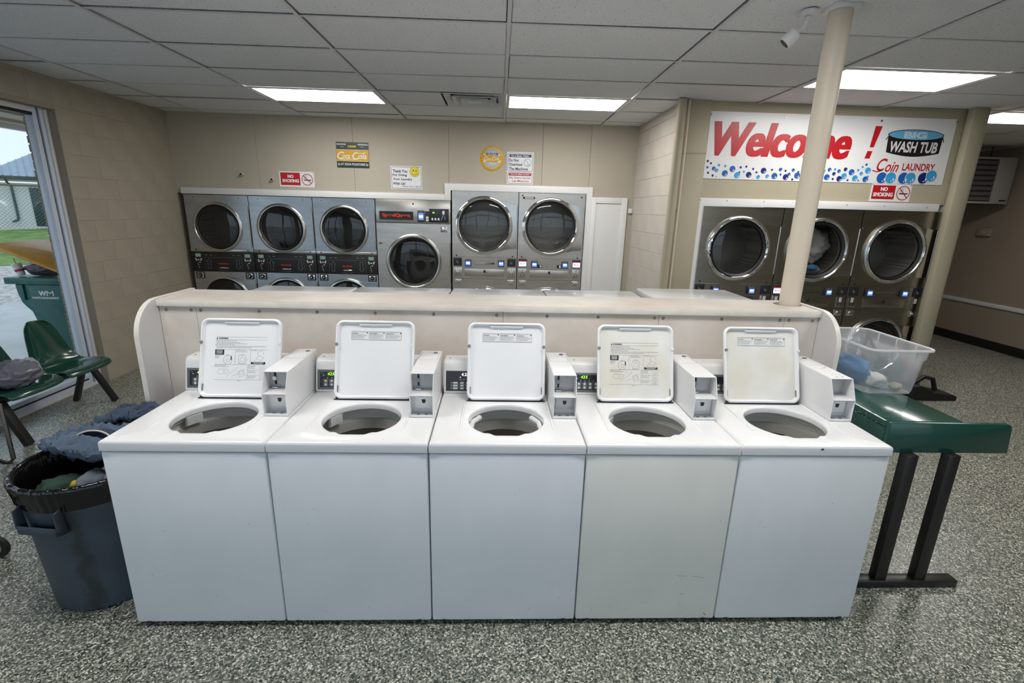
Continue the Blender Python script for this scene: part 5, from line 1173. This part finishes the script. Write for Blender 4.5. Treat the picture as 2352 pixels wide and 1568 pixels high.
# unit heater hung from the ceiling at the far right
ht = thing('unit_heater', 'grey louvred unit heater hanging from the ceiling at the far right', 'heater', (7.03, 5.2, 2.10))
MB().box(-0.30, 0.30, 0.0, 0.45, 0.0, 0.62).build('case', 'heater_dark', ht, bevel=0.004)
for x0, x1, z0, z1 in ((-0.30, 0.30, 0.0, 0.03), (-0.30, 0.30, 0.60, 0.625), (0.04, 0.30, 0.03, 0.60), (-0.30, -0.285, 0.03, 0.60)): MB().box(x0, x1, -0.02, -0.0005, z0, z1).build('face_plate', 'heater_grey', ht, bevel=0.002)
for k in range(8):
    z = 0.045+k*0.07
    MB().add([(-0.284, -0.018, z), (0.039, -0.018, z), (0.039, -0.002, z+0.045), (-0.284, -0.002, z+0.045), (-0.284, -0.014, z-0.003), (0.039, -0.014, z-0.003), (0.039, 0.0, z+0.042), (-0.284, 0.0, z+0.042)], [(0,1,2,3),(7,6,5,4),(0,4,5,1),(1,5,6,2),(2,6,7,3),(3,7,4,0)]).build('louvre', 'heater_louvre', ht, smooth=0)
MB().box(0.17, 0.27, -0.0225, -0.0203, 0.035, 0.055).build('maker_plate', 'ink', ht)
for x in (-0.2, 0.1): MB().cyl((x, 0.2, 0.6255), (x, 0.2, 0.79), 0.006, n=8).build('hanger_rod', 'ink', ht)
tb = thing('thermostat', 'small beige thermostat box on the dim right wall below the heater', 'thermostat', (7.4495, 5.48, 1.70))
MB().box(-0.05, 0, -0.10, 0.10, -0.06, 0.06).build('case', 'taupe_wall', tb, bevel=0.006)
MB().box(-0.054, -0.0505, -0.03, 0.03, -0.02, 0.02).build('dial_plate', 'heater_grey', tb)

# =================================================================== TRASH CAN AND LAUNDRY IN IT
BC = (-1.882, 0.318)
bn = thing('trash_can', 'round grey plastic trash can lined with a black bag, left of the washers', 'trash can', (*BC, 0))
prof = [(0.001, 0.004), (0.215, 0.0), (0.236, 0.012), (0.248, 0.20), (0.262, 0.45), (0.266, 0.50), (0.272, 0.52), (0.274, 0.60), (0.262, 0.60), (0.252, 0.45), (0.226, 0.03), (0.001, 0.03)]
MB().lathe(prof, n=64).build('body', 'bin_grey', bn, smooth=50)
# liner: rolled rim, skirt outside, wall inside
def crinkle(prof, n=260, amp=0.0045, seed=0):
    rings = []
    for i, (r, z) in enumerate(prof):
        ring = []
        for k in range(n):
            a = 2*PI*k/n; j = noise.noise(Vector((math.cos(a)*9, math.sin(a)*9, z*14+seed)))*amp + noise.noise(Vector((math.cos(a)*55, math.sin(a)*55, z*3+seed)))*amp*1.1
            ring.append(((r+j)*math.cos(a), (r+j)*math.sin(a), z+j*0.6))
        rings.append(ring)
    return MB().loft(rings)
crinkle([(0.281, 0.555), (0.284, 0.585), (0.290, 0.605), (0.292, 0.63), (0.296, 0.645), (0.294, 0.660), (0.284, 0.668), (0.272, 0.662), (0.262, 0.645), (0.247, 0.55), (0.243, 0.40), (0.236, 0.25), (0.20, 0.20), (0.001, 0.20)]).build('liner', 'liner_black', bn, smooth=80)
for sg in (-1, 1):    # moulded side handles
    a = math.radians(263 if sg < 0 else 83); u_ = Vector((math.cos(a), math.sin(a), 0)); v_ = Vector((-math.sin(a), math.cos(a), 0))
    def hp(s, o, z): return u_*(0.262+o)+v_*s+Vector((0, 0, z))
    q = MB()
    q.loft([[hp(-0.098, 0.0, 0.575), hp(-0.098, 0.035, 0.565), hp(-0.098, 0.035, 0.480), hp(-0.098, -0.01, 0.445)], [hp(-0.090, 0.0, 0.575), hp(-0.090, 0.035, 0.565), hp(-0.090, 0.035, 0.480), hp(-0.090, -0.01, 0.445)]], cap=True)
    q.loft([[hp(0.090, 0.0, 0.575), hp(0.090, 0.035, 0.565), hp(0.090, 0.035, 0.480), hp(0.090, -0.01, 0.445)], [hp(0.098, 0.0, 0.575), hp(0.098, 0.035, 0.565), hp(0.098, 0.035, 0.480), hp(0.098, -0.01, 0.445)]], cap=True)
    q.loft([[hp(-0.090, 0.036, 0.492), hp(-0.090, 0.028, 0.492), hp(-0.090, -0.012, 0.445), hp(-0.090, 0.036, 0.455)], [hp(0.090, 0.036, 0.492), hp(0.090, 0.028, 0.492), hp(0.090, -0.012, 0.445), hp(0.090, 0.036, 0.455)]], cap=True)
    q.build('handle', 'bin_grey', bn, bevel=0.002)
def drape(name, label, cat, m, path, widths, heights, amp=0.02, seed=0, n=56, steps=90, hem=None):
    """rumpled cloth tube swept along a path: flat oval section"""
    pts = [Vector(p) for p in path]; rings = []
    for s in range(steps+1):
        f = s/steps*(len(pts)-1); i = min(int(f), len(pts)-2); g = f-i; g = g*g*(3-2*g)
        p = pts[i].lerp(pts[i+1], g); d = (pts[i+1]-pts[i]).normalized(); sd = d.cross(Vector((0, 0, 1))).normalized(); up = sd.cross(d)
        w = widths[i]*(1-g)+widths[i+1]*g; hh = heights[i]*(1-g)+heights[i+1]*g
        ring = []
        for k in range(n):
            a = 2*PI*k/n; q = p+sd*(w*math.cos(a))+up*(hh*math.sin(a))
            al = f*1.1
            c1_ = 1-abs(noise.noise(Vector((al*0.9, math.cos(a)*2.2+seed, math.sin(a)*2.2))))*2
            c2_ = 1-abs(noise.noise(Vector((al*2.2+seed, math.cos(a)*1.3+al*0.7, math.sin(a)*1.3))))*2
            c3_ = noise.noise(Vector((al*5, math.cos(a)*6, seed+math.sin(a)*6)))
            dsp = (c1_**3*0.8+c2_*abs(c2_)*0.7+c3_*0.07-0.5)*amp
            ring.append(q+up*dsp+sd*(math.cos(a)*0.012*noise.noise(Vector((al*1.6, seed, math.copysign(1, math.cos(a)))))))
        rings.append(ring)
    o = MB().loft(rings, cap=True).build(name, m, None, smooth=180)
    tag(o, label, cat)
    return o, rings
BX, BY = BC
j, rg = drape('faded_jeans', 'faded blue jeans draped over the back of the trash can rim', 'jeans', 'denim', [(BX-0.265, BY+0.05, 0.69), (BX-0.14, BY+0.05, 0.735), (BX, BY+0.025, 0.745), (BX+0.12, BY+0.0, 0.74), (BX+0.22, BY-0.02, 0.72)], [0.02, 0.10, 0.14, 0.14, 0.08], [0.010, 0.024, 0.040, 0.042, 0.03], 0.034, 3)
# waistband opening with a pale edge
wb_pts = []
for k in range(19):
    a = PI*(1.06-1.10*k/18); wb_pts.append((BX+0.045+0.10*math.cos(a), BY-0.045+0.03*math.sin(a)-0.0*math.cos(a), 0.745+0.065*math.sin(a)))
rings = [[(x, y-0.004, z) for x, y, z in wb_pts], [(x, y+0.07, z-0.02) for x, y, z in wb_pts], [(x, y+0.075, z-0.06) for x, y, z in wb_pts], [(x, y+0.05, 0.725) for x, y, z in wb_pts]]
MB().loft(rings, closed_ring=False).build('waistband', 'denim_dark', j, smooth=80)
MB().tube(wb_pts, 0.004, n=6).build('waistband_edge', 'cloth_cream', j, smooth=80)
d2, _ = drape('dark_jeans', 'dark blue jeans lying behind the faded pair against the washer', 'jeans', 'denim_dark', [(BX-0.10, BY+0.17, 0.755), (BX+0.02, BY+0.19, 0.80), (BX+0.12, BY+0.19, 0.815), (BX+0.21, BY+0.18, 0.80)], [0.03, 0.07, 0.08, 0.06], [0.012, 0.026, 0.030, 0.025], 0.026, 8)
blob('green_cloth', 'dark green cloth low inside the trash can at the front', 'garment', 'cloth_green', (BX-0.05, BY-0.12, 0.575), (0.095, 0.075, 0.05), 0.3, 5, 4)
blob('yellow_scrap', 'small yellow scrap between clothes in the trash can', 'garment', 'cloth_yellow', (BX+0.022, BY-0.135, 0.600), (0.028, 0.02, 0.024), 0.2, 4, 6, 20, 12)
blob('denim_leg', 'rolled faded denim leg with a seam inside the trash can', 'garment', 'denim_grey', (BX+0.085, BY-0.11, 0.605), (0.062, 0.075, 0.052), 0.18, 5, 11)
blob('grey_garment', 'grey garment with cream waistband inside the can against the washer', 'garment', 'cloth_grey', (BX+0.18, BY-0.06, 0.625), (0.075, 0.075, 0.045), 0.25, 5, 13)
MB().tube([(BX+0.105, BY-0.075, 0.645), (BX+0.13, BY-0.05, 0.672), (BX+0.18, BY-0.045, 0.682), (BX+0.235, BY-0.055, 0.672)], 0.010, n=8).build('cream_waistband', 'cloth_cream', bpy.data.objects['grey_garment'], smooth=80)

# laundry cart reaching into the frame at the left edge
lc = thing('laundry_cart', 'wheeled laundry cart at the left edge, one black caster in view', 'cart', (-2.93, 0.62, 0))
for x, y in ((0.335, -0.165), (0.335, -0.70), (-0.30, -0.165), (-0.30, -0.70)):
    wh = MB().lathe([(0.030, -0.012), (0.050, -0.013), (0.0605, -0.011), (0.0635, 0.0), (0.0605, 0.011), (0.050, 0.013), (0.030, 0.012)], 'y', (x, y, 0.064), n=32).build('wheel', 'tyre', lc)
    MB().lathe([(0.001, -0.014), (0.016, -0.016), (0.044, -0.010), (0.044, 0.010), (0.016, 0.016), (0.001, 0.014)], 'y', (x, y, 0.064), n=28).build('hub', 'hub_grey', wh)
    MB().box(x-0.14, x-0.09, y-0.02, y+0.02, 0.115, 0.145).tube([(x, y-0.02, 0.064), (x-0.06, y-0.022, 0.12), (x-0.11, y-0.02, 0.13)], 0.007, n=6).build('fork', 'black_steel', lc)
MB().box(-0.36, 0.16, -0.76, -0.12, 0.145, 0.175).build('base_frame', 'black_steel', lc, bevel=0.006)
MB().loft([[(x, y, 0.176) for x, y in rrect(-0.34, 0.12, -0.74, -0.15, 0.05)], [(x, y, 0.70) for x, y in rrect(-0.40, 0.14, -0.78, -0.12, 0.06)], [(x, y, 0.70) for x, y in rrect(-0.38, 0.12, -0.76, -0.14, 0.05)], [(x, y, 0.20) for x, y in rrect(-0.32, 0.10, -0.72, -0.17, 0.04)]], cap=True).build('basket', 'hub_grey', lc)

# =================================================================== SEATING BY THE WINDOW
bs = thing('bench_seating', 'row of green moulded shell seats on black legs by the window', 'seating', (-3.72, 2.1, 0))
def shell(cy, nm='seat_shell'):
    # section in (x, z): x towards the room
    prof = [(0.235, 0.395), (0.228, 0.425), (0.19, 0.438), (0.10, 0.424), (0.0, 0.412), (-0.08, 0.420), (-0.135, 0.455), (-0.165, 0.52), (-0.19, 0.62), (-0.212, 0.72), (-0.228, 0.79), (-0.238, 0.825)]
    hw = [0.225, 0.232, 0.235, 0.235, 0.235, 0.232, 0.222, 0.205, 0.178, 0.155, 0.128, 0.08]
    rows = []
    for (x, z), w in zip(prof, hw):
        row = []
        for i in range(17):
            s = -1+2*i/16; lift = 0.035*abs(s)**3 if z < 0.46 and x < 0.18 else 0.0
            fwd = 0.05*abs(s)**2.2 if z > 0.44 and x < -0.1 else 0.0
            front = -0.035*abs(s)**2.5 if x > 0.15 else 0
            row.append((x+fwd+front, cy+s*w, z+lift*0.7))
        rows.append(row)
    q = MB().loft(rows, closed_ring=False)
    o = q.build(nm, 'shell_green', bs, smooth=180)
    md = o.modifiers.new('thick', 'SOLIDIFY'); md.thickness = 0.009; md.offset = -1
    ms = o.modifiers.new('sub', 'SUBSURF'); ms.levels = 2; ms.render_levels = 2
    return o
shell(0.245); shell(-0.265)
MB().box(-0.02, 0.05, -0.72, 0.50, 0.340, 0.385).build('beam', 'black_steel', bs, bevel=0.004)
for cy in (0.245, -0.265): MB().box(-0.10, 0.12, cy-0.10, cy+0.10, 0.386, 0.402).build('seat_bracket', 'black_steel', bs, bevel=0.003)
def flatbar(p0, p1, w, th, nm='leg'):
    p0, p1 = Vector(p0), Vector(p1); d = (p1-p0).normalized(); s = Vector((0, 1, 0)); s = (s-d*s.dot(d)).normalized(); k = d.cross(s)
    r = lambda p: [p+s*w/2+k*th/2, p-s*w/2+k*th/2, p-s*w/2-k*th/2, p+s*w/2-k*th/2]
    MB().loft([r(p0), r(p1)], cap=True).build(nm, 'black_steel', bs, bevel=0.003)
flatbar((0.045, 0.43, 0.36), (0.135, 0.515, 0.0), 0.05, 0.035); flatbar((-0.03, 0.43, 0.36), (-0.215, 0.50, 0.0), 0.05, 0.035)
flatbar((0.045, -0.42, 0.36), (0.15, -0.385, 0.0), 0.06, 0.04); flatbar((-0.03, -0.42, 0.36), (-0.215, -0.40, 0.0), 0.05, 0.035)
MB().tube([(0.13, -0.50, 0.385), (0.27, -0.64, 0.02), (0.275, -0.67, 0.008), (0.265, -0.70, 0.02), (0.12, -0.95, 0.36)], 0.014, n=6).build('bent_leg', 'black_steel', bs)
# plastic bag of laundry on the near seat
bg = thing('plastic_bag', 'grey knotted plastic shopping bag sitting on the nearer green seat', 'bag', (-3.70, 1.86, 0.425))
blob('bag_body', None, None, 'bag_plastic', (0, 0, 0.095), (0.145, 0.155, 0.095), 0.20, 6, 21, 48, 32, parent=bg, zmin=0.0)
blob('bag_contents', None, None, 'trash_dark', (0, 0, 0.09), (0.115, 0.12, 0.07), 0.15, 5, 23, parent=bg, zmin=0.004)
def bag_loop(cx_, cy_, cz_, ry_, rz_, m, tilt):
    rings = []
    for k in range(21):
        a = PI*(-0.12+1.24*k/20); wd = 0.016*(1.3-math.sin(max(0, min(PI, a)))*0.5)+0.003*math.sin(k*2.1)
        rings.append([(cx_+e*0.003+tilt*math.sin(a), cy_+(ry_+r_)*math.cos(a), cz_+(rz_+r_)*math.sin(a)) for r_, e in ((wd, 1), (wd, -1), (-wd, -1), (-wd, 1))])
    MB().loft(rings, cap=True).build('bag_handle', m, bg, smooth=60)
bag_loop(0.03, 0.115, 0.10, 0.060, 0.085, 'bag_plastic_pale', -0.02)
bag_loop(-0.04, -0.015, 0.15, 0.055, 0.05, 'bag_plastic', 0.02)
blob('bag_paper', None, None, 'cloth_white', (0.035, 0.110, 0.115), (0.025, 0.035, 0.022), 0.3, 4, 25, 20, 12, parent=bg)

# =================================================================== GREEN TABLE, TUB, SWEEPER
tb = thing('folding_table', 'green folding table on black steel legs at the right end of the washers', 'table', (1.89, 0.25, 0))
MB().prism(rrect(0.0, 0.385, 0.022, 0.95, 0.012, 3), 0.875, 0.907, 'z').build('table_top', 'table_green', tb, bevel=0.004)
poly = [(0.0, 0.752), (0.625, 0.752)] + [(0.612-0.028+0.028*math.cos(a), 0.905-0.028+0.028*math.sin(a)) for a in [PI/2*i/6 for i in range(7)]] + [(0.006, 0.9075), (0.0, 0.90)]
MB().prism(poly, 0.0, 0.0215, 'y').build('front_apron', 'table_green', tb, bevel=0.004)
MB().box(0.0, 0.02, 0.022, 0.95, 0.755, 0.874).build('side_apron', 'table_green', tb, bevel=0.004)
for y in (-0.03, 0.62):
    MB().box(0.0, 0.535, y-0.008, y+0.050, 0.0, 0.042).build('foot_bar', 'black_steel', tb, bevel=0.003)
    for x in (0.125, 0.335): MB().box(x-0.03, x+0.03, y, y+0.045, 0.0425, 0.7515 if y < 0 else 0.874).build('leg', 'black_steel', tb, bevel=0.003)
rnd = random.Random(9); pp = Print(tb, (-0.0003, 0, 0), (0, 1, 0), (0, 0, 1), (-1, 0, 0))
for _ in range(14):
    y, z = rnd.uniform(0.06, 0.24), rnd.uniform(0.872, 0.893); pp.rect(y, y+rnd.uniform(0.002, 0.006), z-0.001, z+0.0015)
pp.flush('paint_chips', 'button_white', 1)

tu = thing('storage_tub', 'clear plastic storage tub with blue clothes standing on the green table', 'tub', (2.20, 0.86, 0.9075))
def trr(dx, dy, z, r): return [(x, y, z) for x, y in rrect(-dx, dx, -dy, dy, r, 6)]
outer = [trr(0.135, 0.215, 0.004, 0.03), trr(0.140, 0.220, 0.012, 0.035), trr(0.155, 0.238, 0.195, 0.04), trr(0.163, 0.246, 0.200, 0.043), trr(0.167, 0.252, 0.262, 0.045)]
MB().loft([trr(0.137, 0.217, 0.008, 0.03)]+outer[1:], cap=False).add([], []).build('wall', 'tub_plastic', tu, smooth=60)
MB().prism(rrect(-0.136, 0.136, -0.216, 0.216, 0.03, 6), 0.0, 0.006, 'z').build('base', 'tub_plastic', tu)
MB().loft([trr(0.1675, 0.2525, 0.2622, 0.045), trr(0.182, 0.268, 0.264, 0.055), trr(0.184, 0.270, 0.256, 0.056), trr(0.182, 0.268, 0.252, 0.055), trr(0.1685, 0.254, 0.256, 0.045)], wrap=True).build('rim', 'tub_plastic_rim', tu, smooth=60)
for sg in (-1, 1):
    for f in (-0.55, 0.0, 0.55):
        MB().box(sg*0.1665-0.003, sg*0.1665+0.003, f*0.25-0.004, f*0.25+0.004, 0.201, 0.255).build('rib', 'tub_plastic_rim', tu, bevel=0.001)
    for f in (-0.45, 0.45): MB().box(f*0.165-0.004, f*0.165+0.004, sg*0.2505-0.003, sg*0.2505+0.003, 0.201, 0.255).build('rib', 'tub_plastic_rim', tu, bevel=0.001)
blob('blue_shirt', 'bright blue garment inside the clear tub', 'garment', 'cloth_blue', (2.125, 0.86, 0.990), (0.050, 0.12, 0.070), 0.26, 6, 31, zmin=0.916)
blob('pale_shirt', 'white crumpled garment beside the blue one in the tub', 'garment', 'cloth_white', (2.185, 0.75, 0.955), (0.050, 0.075, 0.038), 0.22, 5, 33, zmin=0.916)
blob('white_sock', 'small white crumpled sock at the front of the clear tub', 'garment', 'cloth_cream', (2.255, 0.675, 0.940), (0.032, 0.026, 0.020), 0.3, 5, 35, 24, 14, zmin=0.916)

dp = thing('floor_sweeper', 'black floor sweeper with red handle lying on the floor behind the table', 'sweeper', (4.62, 2.95, 0))
MB().prism([(-0.20, 0.0), (0.30, 0.0), (0.30, 0.05), (0.26, 0.065), (0.05, 0.085), (-0.10, 0.16), (-0.20, 0.16)], -0.12, 0.10, 'y').build('body', 'dustpan_black', dp, bevel=0.008)
MB().tube([(-0.12, -0.02, 0.16), (-0.02, -0.02, 0.235), (0.08, -0.02, 0.21), (0.13, -0.02, 0.09)], 0.022, n=8).build('carry_bail', 'dustpan_black', dp)
MB().box(0.301, 0.304, -0.10, -0.08, 0.03, 0.045).build('marker_light', 'broom_red', dp)
MB().cyl((-0.03, 0.02, 0.12), (-0.22, 0.30, 0.62), 0.016, n=12).build('handle', 'broom_red', dp)

# =================================================================== WHEELED CART OUTSIDE
gc = thing('wheelie_bin', 'green wheeled garbage cart outside the window, lid propped open by trash', 'garbage cart', (-4.90, 3.60, -0.10))
lft = [(-0.31, 1.03), (-0.30, 0.93), (-0.275, 0.83), (-0.245, 0.79), (-0.19, 0.73), (-0.155, 0.60), (-0.13, 0.40), (-0.10, 0.10), (-0.09, 0.0)]
rgt = [(0.20, 0.0), (0.24, 0.3), (0.29, 0.7), (0.33, 1.03)]
MB().prism(lft+rgt, 0.0, 0.58, 'y').build('body', 'cart_green', gc, bevel=0.012)
MB().box(-0.385, 0.36, -0.03, 0.61, 1.035, 1.105).build('rim', 'cart_green', gc, bevel=0.008)
MB().box(-0.235, -0.215, -0.016, -0.001, 0.86, 1.03).build('rib', 'cart_green', gc, bevel=0.003)
pw = Print(gc, (0, -0.0005, 0))
pw.text('W', -0.035, 0.935, h=0.055, w=0.085, bold=0.05).text('M', 0.045, 0.935, h=0.055, w=0.075, bold=0.0).text('WASTE MANAGEMENT', -0.012, 0.885, w=0.29, h=0.022, bold=0.04).flush('lettering', 'sign_white', 1)
for x in (0.30,):
    for y in (-0.03, 0.61): MB().cyl((x, y-0.03, 0.13), (x, y+0.03, 0.13), 0.13, n=28).build('wheel', 'tyre', gc, bevel=0.006)
def lid_pt(s, y, h): # s along the lid from the hinge
    ca, sa = math.cos(math.radians(22)), math.sin(math.radians(22))
    return (0.36-s*ca-h*sa*-1*0.0-h*-sa*0, y, 1.11+s*sa+h*ca)
def lidring(s0, s1, y0, y1, h): return [lid_pt(s0, y0, h), lid_pt(s1, y0, h), lid_pt(s1, y1, h), lid_pt(s0, y1, h)]
MB().loft([lidring(0.0, 0.84, -0.05, 0.63, 0.0), lidring(0.0, 0.84, -0.05, 0.63, 0.035), lidring(0.02, 0.80, -0.02, 0.60, 0.06), lidring(0.06, 0.76, 0.03, 0.55, 0.09)], cap=True).build('lid', 'cart_lid', gc, bevel=0.010)
blob('garbage_bag', 'dark garbage bag bulging under the open cart lid', 'garbage', 'trash_dark', (-5.0, 3.80, 1.09), (0.20, 0.16, 0.085), 0.15, 6, 41, zmin=1.006)
cp = thing('drink_cup', 'white paper drink cup with red band and straw in the garbage cart', 'cup', (-5.18, 3.68, 1.006))
ax = Vector((-0.25, 0.0, 0.97)).normalized()
MB().cyl(ax*0.0+Vector((0, 0, 0.012)), ax*0.13, 0.032, 0.044, n=24).build('cup', 'cup_white', cp)
MB().cyl(ax*0.055, ax*0.08, 0.0385, 0.0405, n=24).build('band', 'sign_maroon', cp)
MB().cyl(ax*0.1305, ax*0.142, 0.047, 0.042, n=24).build('cup_lid', 'cup_white', cp)
MB().cyl(ax*0.13, ax*0.20, 0.004, n=8).build('straw', 'sign_red', cp)
